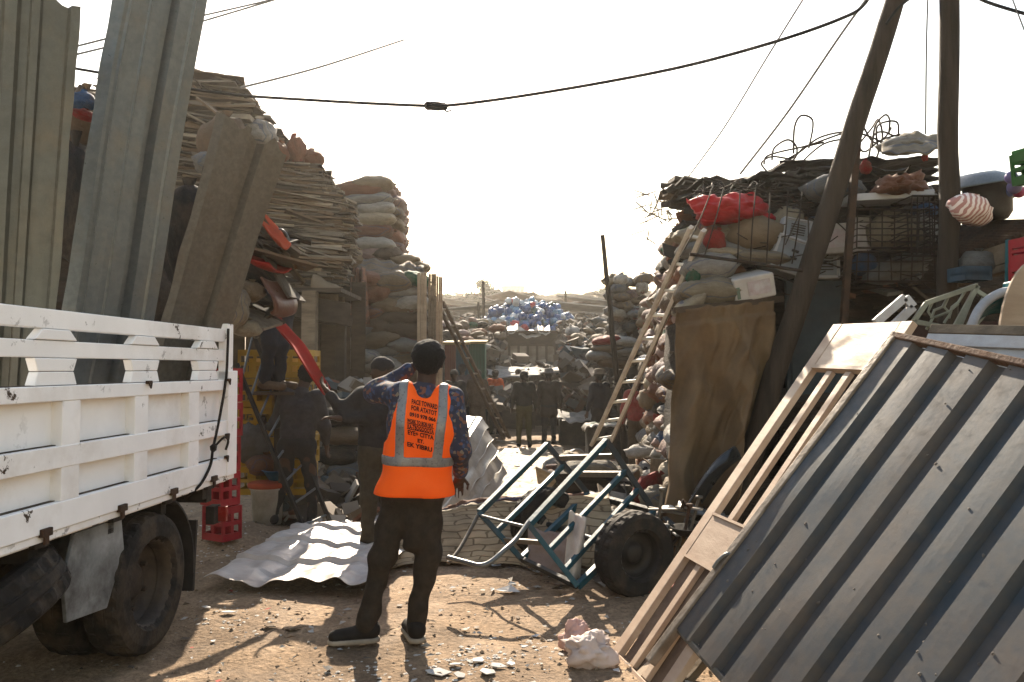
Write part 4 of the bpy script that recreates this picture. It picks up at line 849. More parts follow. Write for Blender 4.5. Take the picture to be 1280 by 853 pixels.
o = MB().uvgrid('brick_pattern_mat', pavefn, 40, 170, PAVE, (-.3, 10, 0)); tag(o, 'sunlit brick patterned sheet lying along the path behind the cart', 'roof sheet')
# pale roofing sheets stacked right of the vest man
SH = M('pale_sheet', (.58, .53, .46), (.42, .38, .33), rough=.5, metal=.15, scale=4, bump=.1, dirt=.6, dirtc=(.16, .12, .08))
def psheet(k, c, label, cr):
    c = [Vector(p) for p in c]
    def fn(i, j):
        p = c[0].lerp(c[1], i).lerp(c[3].lerp(c[2], i), j); s = (i * 3.0) % 1.0
        p.z += (.018 if s < .06 else 0) + cr * n3(i * 5 + k, j * 4, k) + (-.22 * (i - .82) / .18 * (.6 + .4 * n3(j * 5, k)) if i > .82 else 0)
        return p
    q = MB(); q.grid(fn, 50, 30, smooth=False); o = q.build('roofing_sheet', SH, org=c[0], solid=.004); tag(o, label, 'roofing sheet', 'pale roofing sheets beside the vest man')
for k in range(5):
    dz = -k * .11; e = k * .03
    psheet(k, [U(500 - k * 3, 640, 7.4) + Vector((0, 0, dz)), U(548 + k * 4, 616 + k * 5, 8.3) + Vector((e, 0, dz * .5)), U(612 + k * 3, 523 + k * 4, 10.4) + Vector((e, 0, dz)), U(560, 518, 10.6) + Vector((0, 0, dz))],
           ['smooth pale roofing sheet on top of its stack beside the vest man', 'second pale roofing sheet with curled edge in the stack', 'third crumpled pale roofing sheet in the stack', 'fourth bent pale roofing sheet low in the stack', 'lowest crumpled pale roofing sheet of the stack'][k], .015 + .02 * k)
# ---------------------------------------------------------------- leaning doors and gate, front right
DOORB = M('gate_tin', (.075, .10, .12), (.12, .12, .115), rough=.55, metal=.1, fine=.0, scale=12, bump=.03, dirt=.55, dirtc=(.12, .082, .055), vary=0, dscale=.10, edge=.45, spec=.3, alb=.34)
DOORR = M('gate_rim', (.22, .13, .085), (.13, .075, .05), rough=.85, scale=14, bump=.4)
T = U(1119, 424, 4.0); B = U(846, 786, 4.0); Wd = Vector((.30, -1, -.16)).normalized(); Ld = (B - T).normalized(); Wd = (Wd - Ld * Wd.dot(Ld)).normalized(); LN = (B - T).length; NW = 2.3
Nn = Ld.cross(Wd).normalized(); 
if Nn.z < 0: Nn = -Nn
gate = thing('tin_gate', 'large dark ribbed tin gate with rusty rim leaning at the front right', 'gate', B, world=True)
GP = lambda l, w, n=0: T + Ld * (l * LN) + Wd * w + Nn * n
prof = []; w = .06; 
RP = .225
def gdep(w):
    s = (w / RP) % 1.0
    return -.040 * (min(1, max(0, (s - .54) / .11)) - min(1, max(0, (s - .89) / .11)))
ws = sorted({round(min(NW, i * RP + f * RP), 4) for i in range(12) for f in (0, .18, .36, .54, .65, .77, .89)})
q = MB(); nl = 40; nw = len(ws) - 1
def gfn(i, j):
    w = ws[round(i * nw)]; return GP(j, w, gdep(w) + .007 * n3(w * 2, j * 3) + .0008 * n3(w * 9, j * 9))
q.grid(gfn, nw, nl, smooth=False); q.build('ribbed_panel', DOORB, gate, solid=.004)
q = MB(); q.bar(GP(-.01, -.03, -.01), GP(-.01, NW + .03, -.01), .035, .05, Nn); q.build('top_rim', DOORR, gate, bevel=.006)
q = MB(); q.bar(GP(-.02, -.02, -.01), GP(1.12, -.02, -.01), .045, .05, Nn); q.build('edge_rail', M('gate_rail', (.30, .25, .2), (.2, .16, .12), rough=.6, scale=12, metal=.2, dirt=.5), gate, bevel=.006)
q = MB(); q.bar(GP(1.0, 0, -.03), GP(1.0, NW, -.03), .03, .045, Nn); q.build('bottom_rail', GALV2, gate, bevel=.006)
q = MB(); q.bar(GP(.5, 0, -.075), GP(.5, NW, -.075), .03, .03, Nn); q.bar(GP(1.0, NW, -.02), GP(0, NW, -.02), .04, .05, Nn); q.build('frame_tube', GALV2, gate)
q = MB()
for k in range(60):
    l, w = random.random(), random.uniform(.05, 1.7); s = random.uniform(.003, .010); c = GP(l, w, gdep(w) + .003); q.lathe([(.001, s * .22), (s * .6, s * .18), (s, -.002)], 7, Matrix.Translation(c) @ Nn.to_track_quat('Z', 'Y').to_matrix().to_4x4(), mod=lambda j, z: random.uniform(.5, 1.5))
o = q.build('dirt_clods', M('clod', (.22, .19, .16), rough=.9, scale=30), gate); o['kind'] = 'stuff'
# wooden panelled door behind it
def slab(l0, l1, w0, w1, n0, n1, O, L, W, N):
    q = MB(); vs_ = [O + L * l + W * w + N * n for l in (l0, l1) for w in (w0, w1) for n in (n0, n1)]
    q.add(vs_, [(0, 1, 3, 2), (4, 6, 7, 5), (0, 4, 5, 1), (2, 3, 7, 6), (0, 2, 6, 4), (1, 5, 7, 3)]); return q
DT = U(1040, 404, 4.75); DB = U(742, 842, 4.45); L2 = (DB - DT).normalized(); W2 = Vector((.17, -.65, .0)); W2 = (W2 - L2 * W2.dot(L2)).normalized(); N2 = L2.cross(W2).normalized()
if N2.z < 0: N2 = -N2
Ln = (DB - DT).length; WD = .66
door = thing('panelled_door', 'pale wooden panelled door with empty slots leaning beside the tin gate', 'door', DB, world=True)
sl = lambda l0, l1, w0, w1, n0=-.02, n1=.02: slab(l0 * Ln, l1 * Ln, w0, w1, n0 - .03, n1 - .03, DT, L2, W2, N2)
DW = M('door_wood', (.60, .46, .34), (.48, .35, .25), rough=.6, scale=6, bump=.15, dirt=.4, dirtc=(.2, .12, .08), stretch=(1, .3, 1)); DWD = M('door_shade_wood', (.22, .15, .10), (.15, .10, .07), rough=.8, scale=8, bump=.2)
sl(0, 1.0, 0, .085).build('stile', DW, door, bevel=.004); sl(0, 1.0, WD - .085, WD).build('stile', DW, door, bevel=.004)
for a, b in ((0.0, .135), (.555, .665), (.93, 1.0)): sl(a, b, .087, WD - .087, -.018, .018).build('rail', DW, door, bevel=.004)
for a, b in ((.137, .553), (.667, .928)):
    for k in range(2): w0 = .087 + (WD - .174) * (k + 1) / 3 - .025; sl(a, b, w0, w0 + .05, -.016, .014).build('muntin', DW, door, bevel=.003)
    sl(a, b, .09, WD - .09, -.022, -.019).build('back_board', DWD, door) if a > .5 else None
for a, b in ((.125, .135), (.55, .556), (.664, .67)): sl(a, b, .087, WD - .087, .018, .03).build('moulding', DW, door)
c = DT + L2 * Ln * .625 + W2 * .56 + N2 * .02; q = MB(); q.tube(smooth([c, c + N2 * .045, c + N2 * .055 + L2 * .05 - W2 * .02, c + N2 * .05 + L2 * .1 - W2 * .03]), .011, 8); q.lathe([(.001, .006), (.022, .006), (.022, 0)], 12, Matrix.Translation(c) @ N2.to_track_quat('Z', 'Y').to_matrix().to_4x4()); q.build('handle', GALV, door)
for l in (.27, .80): sl(l, l + .045, -.012, .0, -.012, .012).build('hinge', BLACKM, door)
# more frames under and behind: planks along the same lean
for k, (x0, y0, x1, y1, Y0, w, mt, lab) in enumerate(((868, 782, 745, 900, 4.22, .06, WOODL, 'pale timber edge under the tin gate corner'), (900, 800, 800, 915, 4.15, .08, WOOD, 'grey timber plank under the tin gate corner'), (862, 822, 785, 890, 4.25, .04, WOODL, 'thin pale batten between gate and panelled door'))):
    q = MB(); a, b = U(x0, y0, Y0), U(x1, y1, Y0 - .15); q.bar(a, b, w, .04); o = q.build('timber', mt, org=b, bevel=.004); tag(o, lab, 'timber')
# white cabinet door leaning behind the gate
O = U(1162, 452, 4.6); W3 = Vector((.55, -.8, -.06)).normalized(); L3 = Vector((-.6, -.25, -1)); L3 = (L3 - W3 * L3.dot(W3)).normalized(); N3 = L3.cross(W3).normalized(); N3 = N3 if N3.z > 0 else -N3
O = U(1166, 408, 4.6)
cab = thing('white_shutter', 'white painted panelled shutter with bare wood top edge behind the tin gate', 'shutter', O, world=True)
WP = M('old_white_paint', (.56, .56, .57), (.42, .42, .43), rough=.6, scale=4, dirt=.5, dirtc=(.24, .17, .12))
s3 = lambda a, b, c, d, e, f: slab(a, b, c, d, e, f, O, L3, W3, N3)
s3(0, .06, 0, 1.6, -.02, .025).build('top_edge', WOOD, cab, bevel=.004)
s3(.062, 1.2, 0, 1.6, -.02, .0).build('panel', WP, cab)
for a, b, c, d in ((.062, .14, 0, 1.6), (.14, 1.2, 0, .09), (.21, .235, .13, 1.5), (.14, 1.2, .75, .85)): s3(a, b, c, d, .0015, .02).build('rail', WP, cab, bevel=.003)
# small pale frame, green white grille, teal arched frame, rounded board
def frame4(name, pts, Y, w, mat, label, cat, extra=(), dy=.0):
    P = [U(x, y, Y + dy * k) for k, (x, y) in enumerate(pts)]; t = thing(name, label, cat, P[0], world=True); up = (P[1] - P[0]).cross(P[-1] - P[0])
    for k in range(len(P)): q = MB(); q.bar(P[k], P[(k + 1) % len(P)], w, w * .7, up); q.build('frame_bar', mat, t, bevel=.003)
    for e in extra: q = MB(); q.tube([U(x, y, Y + .02) for x, y in e], w * .28, 6); q.build('grille_bar', mat, t)
    return t
GRN = M('grille_paint', (.36, .37, .29), (.28, .29, .22), rough=.6, scale=6, dirt=.5)
frame4('small_window_frame', [(1094, 404), (1131, 372), (1141, 384), (1112, 412)], 4.9, .05, WP, 'small pale wooden window frame above the panelled door top', 'window frame')
frame4('window_grille', [(1142, 402), (1158, 379), (1222, 357), (1192, 412)], 4.9, .03, GRN, 'olive white window grille with curved bars above the white shutter', 'window grille',
       (((1166, 377), (1160, 390), (1166, 398), (1158, 412)), ((1186, 370), (1178, 384), (1168, 388), (1164, 398)), ((1186, 370), (1180, 384), (1188, 392), (1180, 404)), ((1208, 362), (1198, 378), (1190, 384), (1186, 398)), ((1164, 398), (1176, 394), (1186, 390), (1198, 380))))
frame4('window_grille', [(1218, 362), (1243, 378), (1214, 412), (1198, 412)], 5.1, .028, GRN, 'narrow olive white grille half hidden by the teal arched frame', 'window grille', (((1230, 370), (1206, 412)),))
P = smooth([U(1212, 415, 4.75), U(1220, 394, 4.8), U(1232, 378, 4.85), U(1252, 366, 4.85), U(1272, 364, 4.8)], 6); t = thing('arched_frame', 'teal and white arched frame standing behind the white shutter', 'frame', P[0], world=True)
q = MB(); q.tube(P, .028, 8); q.build('arch', WP, t); q = MB(); q.grid(lambda i, j: P[round(i * (len(P) - 1))] + Vector((.03, .02 + .16 * j, -.02 - .1 * j)), len(P) - 1, 3); q.build('lining', M('teal_paint', (.02, .17, .2), rough=.4), t, solid=.006)
q = MB(); q.box(U(1262, 395, 4.85), (.05, .12, .42), (0, .1, 0)); q.build('post', M('teal_paint', (.02, .17, .2)), t, bevel=.01)
q = MB(); q.prism([(math.cos(a) * .17, math.sin(a) * .42) for a in [R(k * 12) for k in range(30)]], .025, Matrix.Translation(U(1287, 412, 4.4)) @ Matrix.Rotation(.28, 4, 'Y') @ Matrix.Rotation(R(78), 4, 'X')); o = q.build('rounded_board', WOODL, bevel=.004); tag(o, 'pale rounded plywood board at the right edge above the shutter', 'board')

# ---------------------------------------------------------------- the poles
def pole(a, b, r0, r1, label, seed):
    a = Vector(a); b = Vector(b); m = MB(); n = 26; d = b - a
    pts = [a + d * (i / n) + Vector((.02 * n3(i * .3, seed), .02 * n3(i * .3, seed, 5), 0)) for i in range(n + 1)]; m.tube(pts, [r0 + (r1 - r0) * i / n + .004 * n3(i * .9, seed) for i in range(n + 1)], 14)
    o = m.build('wooden_pole', POLEW, org=a); return tag(o, label, 'pole')
pa = U(890, 702, 6.55); pole(Vector((pa.x, pa.y, -.1)), U(1148, -90, 6.35), .098, .075, 'thick dark wooden pole leaning right across the scrap wall', 2)
pb = U(1178, 460, 5.9); pole((pb.x, pb.y, -.1), U(1187, -90, 5.9), .075, .068, 'upright dark wooden pole beside the striped sack', 7)
pa = U(779, 412, 13.5); pole((pa.x + .05, pa.y, -.2), U(753, 294, 13.5), .06, .035, 'slim wooden pole leaning left over the middle sack heap', 9)

# ---------------------------------------------------------------- the right pile: core and sacks of its left face
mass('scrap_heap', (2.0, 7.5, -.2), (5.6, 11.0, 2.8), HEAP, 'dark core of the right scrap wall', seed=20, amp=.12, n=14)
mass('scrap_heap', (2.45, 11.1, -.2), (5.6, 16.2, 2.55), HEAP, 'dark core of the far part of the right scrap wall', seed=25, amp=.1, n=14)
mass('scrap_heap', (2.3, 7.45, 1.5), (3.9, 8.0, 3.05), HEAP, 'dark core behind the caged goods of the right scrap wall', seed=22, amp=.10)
random.seed(33)
cols = ['white', 'pink', 'rust', 'tan', 'cream', 'grey', 'brown', 'white', 'pink', 'red', 'green', 'blue', 'black']
wts = [.18, .14, .12, .14, .14, .09, .09, .05, .05, .02, .02, .02, .04]
def face(y): return 1.40 + .125 * (y - 7)
bands = ['low in', 'at mid height in', 'high in']
for k in range(22):
    y = 7.0 + k * .45; zt = 2.72 + .12 * (y - 7) if y < 10 else 3.0 - .35 * sstep(10, 11.5, y) + .35 * n3(y, 3)
    z = .15
    while z < zt:
        c = random.choices(cols, wts)[0]; h = random.uniform(.15, .27); ball = random.random() < .16
        p = (face(y) + .18 + random.uniform(-.05, .09) + .05 * z, y + random.uniform(-.1, .1), z + h / 2)
        where = '%s the %s part of the right sack wall' % (bands[min(2, int(z / zt * 3))], 'near' if k < 5 else 'middle' if k < 11 else 'far')
        put_sack(p, (random.uniform(.5, .68), random.uniform(.36, .52), h * 1.25) if not ball else (.36, .36, h * 1.4), (random.gauss(0, .1), random.gauss(0, .1), random.choice((0, 3.14, 1.57)) + random.gauss(0, .2)), c, '%s stuffed %s %s' % (c, 'bag' if ball else 'sack', where), '%s %ss %s' % (c, 'bag' if ball else 'sack', where), ball)
        z += h * .86
# top boards over the left end of the right pile
for k in range(30):
    px = random.uniform(868, 935); py = random.uniform(232, 254); p = U(px, py, 7.5 + random.random() * 1.2); mi = random.choice((3, 3, 3, 1, 0))
    put_board(p, (random.uniform(.4, .85), random.uniform(.2, .5), random.choice((.02, .03, .05))), (random.gauss(0, .1), random.gauss(.06, .08), random.gauss(0, .5)), mi, '%s sheet scrap on the top left edge of the right pile' % CARDN[mi], '%s sheet scrap on the right pile edge' % CARDN[mi])
for k in range(40):
    px = random.gauss(826, 12); py = random.gauss(262, 12); p = U(px, py, 8 + random.random() * .8); m = MB(); d = Vector((random.uniform(-.2, .1), random.uniform(-.2, .2), random.uniform(-.1, .1))); m.bar(p, p + d, .012, .01); o = m.build('twig', CARD[random.choice((1, 2))], org=p); tag(o, 'thin pale stick poking left from the top of the right sack wall', 'stick', 'sticks at the top left of the right sack wall')
# long dark sheets on the top of the right pile
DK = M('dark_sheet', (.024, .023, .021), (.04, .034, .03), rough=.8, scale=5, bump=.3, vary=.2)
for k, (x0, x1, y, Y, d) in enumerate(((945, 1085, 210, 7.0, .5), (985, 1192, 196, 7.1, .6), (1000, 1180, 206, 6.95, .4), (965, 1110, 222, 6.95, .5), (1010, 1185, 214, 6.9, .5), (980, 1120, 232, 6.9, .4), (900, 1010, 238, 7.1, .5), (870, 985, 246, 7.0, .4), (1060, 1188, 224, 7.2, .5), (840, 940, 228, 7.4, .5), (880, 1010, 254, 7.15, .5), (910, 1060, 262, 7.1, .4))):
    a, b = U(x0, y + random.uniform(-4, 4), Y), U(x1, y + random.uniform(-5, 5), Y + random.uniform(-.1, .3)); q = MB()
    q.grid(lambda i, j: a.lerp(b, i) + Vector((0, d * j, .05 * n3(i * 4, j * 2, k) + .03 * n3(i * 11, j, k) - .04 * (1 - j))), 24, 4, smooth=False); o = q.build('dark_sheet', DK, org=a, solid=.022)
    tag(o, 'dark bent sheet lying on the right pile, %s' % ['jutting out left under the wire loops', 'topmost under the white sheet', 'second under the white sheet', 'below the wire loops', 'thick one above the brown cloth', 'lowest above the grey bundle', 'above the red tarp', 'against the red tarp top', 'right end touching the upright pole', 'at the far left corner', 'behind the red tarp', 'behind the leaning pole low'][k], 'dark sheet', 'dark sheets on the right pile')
WIRE = M('wire', (.03, .024, .02), (.05, .03, .02), rough=.7, metal=.4, scale=20)
def wire(pts, Y, r, label, n=6, group='bent wires on the right pile', name='bent_wire', wob=.05):
    P = smooth([U(x, y, Y + wob * math.sin(i * 2.1)) for i, (x, y) in enumerate(pts)], n); m = MB(); m.tube(P, r, 6); o = m.build(name, WIRE, org=P[0]); return tag(o, label, 'wire', group)
loops = [[(992, 192), (993, 160), (1001, 145), (1014, 148), (1016, 160), (1011, 185)], [(965, 200), (968, 185), (985, 175), (996, 185), (992, 200), (975, 202)], [(955, 205), (958, 196), (975, 190), (1010, 182), (1050, 168), (1080, 160)],
         [(1090, 185), (1094, 158), (1106, 144), (1112, 150), (1111, 168)], [(1098, 190), (1096, 160), (1110, 152), (1122, 154), (1123, 170)], [(1086, 196), (1092, 170), (1104, 165), (1118, 170), (1130, 168)], [(975, 204), (1000, 190), (1025, 172), (1060, 165), (1090, 172), (1110, 184)], [(1000, 205), (1030, 180), (1065, 175), (1080, 190), (1100, 176), (1125, 168)],
         [(1080, 160), (1092, 178), (1106, 172), (1114, 160)], [(1074, 180), (1090, 160), (1098, 150), (1103, 172), (1095, 200)], [(958, 214), (952, 204), (965, 196), (990, 198), (1005, 185), (1030, 178)], [(930, 236), (940, 225), (960, 218), (985, 206), (1002, 214)]]
for k, l in enumerate(loops): wire(l, 7.0 + .03 * k, .009, ['tall upright wire loop standing left of the leaning pole', 'low rounded wire coil left of the leaning pole'][k] if k < 2 else 'tangled rusty wire loops on top of the right pile', group='bent wires on the right pile' if k >= 2 else None)
for k in range(26):
    px = random.uniform(862, 1010); p = (px, random.uniform(234, 248)); wire([p, (px + random.uniform(-12, 12), p[1] - random.uniform(3, 14)), (px + random.uniform(-22, 22), p[1] - random.uniform(-3, 14)), (px + random.uniform(-30, 30), p[1] + 4)], 6.9 + random.random() * .4, .006, 'short rusty wire end curling up along the top of the right pile', group='wire ends along the right pile', name='wire_end')
for k in range(40):
    px = random.uniform(860, 1010); py = random.uniform(238, 262); wire([(px, py), (px + random.uniform(10, 40), py + random.gauss(0, 6)), (px + random.uniform(40, 80), py + random.gauss(0, 8))], 6.85 + random.random() * .3, .007, 'tangled rusty rod among the dark sheets above the red tarp', group='rusty rods above the red tarp', name='rusty_rod')

# named goods on the front of the right pile
def drape(name, poly, Y, mat, label, cat, amp=.06, depth=.25, n=26, fr=5.):
    """cloth bundle: outline in the picture's plane at distance Y, bulging forward"""
    (x0, y0), (x1, y1), (x2, y2), (x3, y3) = poly
    def fn(i, j):
        px = (x0 + (x1 - x0) * i) * (1 - j) + (x3 + (x2 - x3) * i) * j; py = (y0 + (y1 - y0) * i) * (1 - j) + (y3 + (y2 - y3) * i) * j
        e = .012 * n3(i * 9, j * 9, 2)
        return U(px + 3 * n3(j * 6, i * 3, 8), py + 3 * n3(i * 7, j * 3), Y - depth * math.sin(math.pi * i) ** .6 * math.sin(math.pi * min(1, j * .9 + .1)) ** .6) + Vector((0, amp * n3(i * fr, j * fr, len(label)) + amp * .5 * n3(i * fr * 2.3, j * fr * 2.3), e))
    q = MB(); q.grid(fn, n, n); o = q.build(name, mat, org=U((x0 + x2) / 2, max(y2, y3), Y), solid=.006); return tag(o, label, cat)
REDT = M('red_tarp', (.55, .03, .035), (.44, .022, .028), rough=.5, scale=5, bump=.2, dirt=.25, trans=.25)
drape('red_tarp', [(858, 248), (945, 240), (970, 275), (878, 284)], 6.85, REDT, 'bright red tarp bundle on the front of the right scrap wall', 'tarp', .09, .3)
bagp(886, 296, 6.9, 40, 34, 'rust', 'dark maroon bag under the red tarp left end'); bagp(893, 302, 6.75, 26, 28, 'red', 'orange red cloth tail below the red tarp', .3)
bagp(942, 296, 6.85, 76, 46, 'tan', 'big tan burlap bundle under the red tarp', .05); bagp(985, 280, 6.95, 40, 40, 'cream', 'pale olive bag between tan bundle and white appliances', .3)
bagp(950, 322, 6.75, 70, 16, 'cream', 'flat cream sack below the tan burlap bundle', .05, False, 40); bagp(912, 318, 6.8, 60, 14, 'cream', 'flat cream sack under the wire rack', .1, False, 40)
o = bagp(886, 336, 6.75, 66, 36, 'white', 'white sack with green corner right of the long ladder', -.05, False, 50); bagp(866, 348, 6.6, 18, 18, 'green', 'green bag end beside the white sack'); bagp(887, 364, 6.65, 80, 30, 'cream', 'plump yellowish sack below the white sack with green corner', -.08, False, 50); bagp(862, 382, 6.6, 44, 18, 'cream', 'cream sack corner lit by the sun left of the brown tarp', -.5, False, 40)
# white appliances and boxes
APW = M('appliance_white', (.60, .61, .63), (.52, .53, .55), rough=.45, scale=3, bump=.05, dirt=.4)
def appliance(px, py, Y, w, h, rot, label, kind='panel', d=.35):
    s = Y / F; t = thing('appliance_case', label, 'appliance', U(px, py, Y), (0, rot, 0)); w *= s; h *= s; q = MB(); q.box((0, d / 2, 0), (w, d, h)); q.build('case', APW, t, bevel=.012)
    q = MB()
    for a, b, c, e in ((0, h * .44, w * .96, h * .06), (0, -h * .44, w * .96, h * .06), (-w * .45, 0, w * .06, h * .8), (w * .45, 0, w * .06, h * .8)): q.box((a, -.012, b), (c, .02, e))
    q.build('front_frame', APW, t, bevel=.004); q = MB(); q.box((0, -.003, 0), (w * .78, .006, h * .76)); q.build('front_panel', M('appliance_grey', (.33, .36, .4), (.26, .29, .33), rough=.4, dirt=.4), t)
    q = MB()
    if kind == 'panel':
        for k in range(2): q.box((w * .12, -.014, h * (.12 - .2 * k)), (w * .2, .02, h * .06))
    else:
        for k in range(5): q.box((w * .02, -.01, h * (.22 - .1 * k)), (w * .5, .012, h * .035))
    q.build('vent', BLACKM, t); return t
appliance(987, 318, 6.7, 42, 46, .33, 'tilted white appliance case with two dark slots left of the leaning pole'); appliance(996, 288, 6.75, 36, 30, .2, 'smaller white appliance case above the tilted one', 'vent'); appliance(1030, 331, 6.9, 40, 36, 0, 'white appliance case low behind the leaning pole', 'vent')
def carton(px, py, Y, w, h, rot, label, mat, d=.4, bent=0):
    s = Y / F; t = thing('box', label, 'box', U(px, py, Y), (bent, rot, 0)); w *= s; h *= s; q = MB(); q.box((0, d / 2, 0), (w, d, h)); q.build('case', mat, t, bevel=.015)
    q = MB(); q.box((w * .1, -.004, 0), (w * .55, .006, h * .6)); q.build('printed_label', M('print_pink', (.5, .4, .4), (.56, .52, .52), scale=12, dirt=.3), t); q = MB(); q.box((-w * .42, -.003, -h * .1), (w * .08, .006, h * .5)); q.build('print_strip', M('print_green', (.2, .26, .2), dirt=.3), t); return t
BOXW = M('box_white', (.62, .58, .54), (.54, .5, .46), rough=.7, scale=4, bump=.1, dirt=.4)
carton(944, 360, 6.5, 52, 30, -.2, 'white printed carton tilted above the brown tarp', BOXW, .35, .2); carton(1045, 298, 6.75, 78, 38, -.08, 'cream foam box behind the leaning pole', BOXW, .3); carton(1078, 292, 6.85, 24, 42, 0, 'white patterned board right of the thin post', BOXW, .1)
drape('brown_cloth', [(1100, 222), (1152, 214), (1164, 246), (1085, 244)], 6.6, SACK['rust'], 'reddish brown cloth bundle under the top sheets right of leaning pole', 'cloth', .07, .25)
bagp(1042, 238, 6.8, 70, 34, 'grey', 'grey white cloth bundle behind the leaning pole'); bagp(1065, 264, 7.1, 100, 24, 'black', 'black sack in the shade above the foam boxes', 0, False); bagp(1118, 292, 6.82, 66, 50, 'cream', 'pale bundle inside the upper wire cage'); bagp(1150, 290, 6.8, 40, 40, 'white', 'white bundle at the right end of the upper wire cage'); bagp(1122, 336, 6.75, 84, 26, 'grey', 'slanting grey sheet bundle inside the lower wire cage', -.3, False, 30); bagp(1080, 332, 6.8, 30, 30, 'blue', 'dark blue bag at the left end of the lower wire cage'); bagp(1155, 265, 6.9, 30, 20, 'blue', 'small blue and white bag in the cage top')
m = MB(); a, b = U(1055, 252, 6.7), U(1160, 246, 6.6); m.bar(a, b, .3, .06); o = m.build('pale_plank', APW, org=a, bevel=.005); tag(o, 'long pale blue grey slab lying above the wire cages', 'slab')
q = MB(); q.grid(lambda i, j: U(1102 + 76 * i, 190 - 16 * i * 0 - 14 * math.sin(3.0 * i) * (1 - j) + 2 * j - 20 * max(0, i - .7) * 1.0, 6.55 + .45 * (1 - j)) + Vector((0, 0, .07 * (1 - j) + .04 * n3(i * 6, j * 4))), 28, 10); o = q.build('white_plastic_sheet', SACK['cream'], org=U(1140, 190, 6.7), solid=.012); tag(o, 'cream plastic sheet curling up on top beside the upright pole', 'plastic sheet')
bagp(1128, 184, 6.9, 54, 20, 'white', 'translucent white plastic bag under the curling cream sheet'); bagp(1156, 197, 6.6, 8, 10, 'red', 'tiny red rag hanging under the curling sheet'); bagp(1082, 210, 6.75, 14, 18, 'red', 'small red rag right of the leaning pole')
# clutter between the named goods: scraps of sheet, cloth and rod nobody could count
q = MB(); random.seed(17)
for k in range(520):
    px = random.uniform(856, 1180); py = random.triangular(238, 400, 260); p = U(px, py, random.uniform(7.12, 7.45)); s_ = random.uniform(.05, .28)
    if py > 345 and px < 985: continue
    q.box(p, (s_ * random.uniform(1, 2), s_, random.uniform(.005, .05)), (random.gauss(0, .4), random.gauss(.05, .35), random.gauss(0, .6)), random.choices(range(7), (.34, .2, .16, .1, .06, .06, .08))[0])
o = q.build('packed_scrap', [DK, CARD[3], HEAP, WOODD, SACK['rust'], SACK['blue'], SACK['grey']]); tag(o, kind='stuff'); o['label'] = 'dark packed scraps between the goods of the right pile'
for k in range(60):
    px = random.uniform(870, 1175); py = random.uniform(225, 350); a_ = random.gauss(.1, .5); L_ = random.uniform(20, 70); wire([(px, py), (px + L_ * .5 * math.cos(a_), py + L_ * .5 * math.sin(a_) + random.gauss(0, 5)), (px + L_ * math.cos(a_), py + L_ * math.sin(a_))], 6.6 + random.random() * .3, .005, 'loose rusty wire strand hanging across the goods of the right pile', group='loose wire strands on the right pile', name='wire_strand')
# wire cages
def cage(x0, x1, y0, y1, Y, d, nx_, nz, label, r=.006, sk=0):
    t = thing('wire_cage', label, 'cage', U(x0, y1, Y), world=True); m = MB()
    for dd in (0, d):
        for k in range(nz + 1): y = y0 + (y1 - y0) * k / nz; m.tube([U(x0, y + sk, Y) + Vector((0, dd, 0)), U(x1, y, Y) + Vector((0, dd, 0))], r * (1.6 if k in (0, nz) else 1), 5)
    for k in range(nx_ + 1): x = x0 + (x1 - x0) * k / nx_; m.tube([U(x, y0, Y), U(x + random.uniform(-2, 2), y1, Y)], r, 5)
    for k in range(nz + 1):
        y = y0 + (y1 - y0) * k / nz
        for x in (x0, x1): m.tube([U(x, y, Y), U(x, y, Y) + Vector((0, d, 0))], r, 5)
    m.build('wire_mesh', WIRE, t); return t
cage(1072, 1165, 262, 310, 6.55, .5, 6, 6, 'upper rusty wire cage right of the leaning pole'); cage(1072, 1168, 315, 352, 6.5, .5, 7, 3, 'lower pale wire cage below the upper cage'); cage(1140, 1176, 245, 320, 6.3, .35, 5, 9, 'narrow wire cage against the upright pole')
t = thing('wire_rack', 'large rusty wire rack leaning over the red tarp and burlap', 'rack', U(940, 330, 6.4), world=True)
for k, (a, b) in enumerate((((892, 232), (850, 322)), ((905, 236), (880, 322)), ((925, 240), (922, 330)), ((945, 236), (938, 332)), ((963, 242), (958, 333)), ((985, 240), (975, 335)), ((1003, 240), (990, 330)), ((1010, 262), (1005, 340)))): m = MB(); m.tube(smooth([U(*a, 6.5), U((a[0] + b[0]) / 2 + random.uniform(-3, 3), (a[1] + b[1]) / 2, 6.38), U(*b, 6.4)]), .006, 5); m.build('upright_wire', WIRE, t)
for e in ([U(862, 318, 6.4), U(920, 326, 6.4), U(1010, 340, 6.4)], [U(868, 316, 6.9), U(1010, 336, 6.9)]): m = MB(); m.tube(e, .014, 6); m.build('base_rail', WIRE, t)
m = MB(); a = U(1072, 150, 6.5); b = U(1052, 440, 6.5); m.bar(b, a, .05, .05); m.bar(U(1060, 350, 6.5), U(1075, 160, 6.5), .03, .03); o = m.build('thin_post', RUST, org=b); tag(o, 'thin rusty steel post standing right of the leaning pole', 'post')
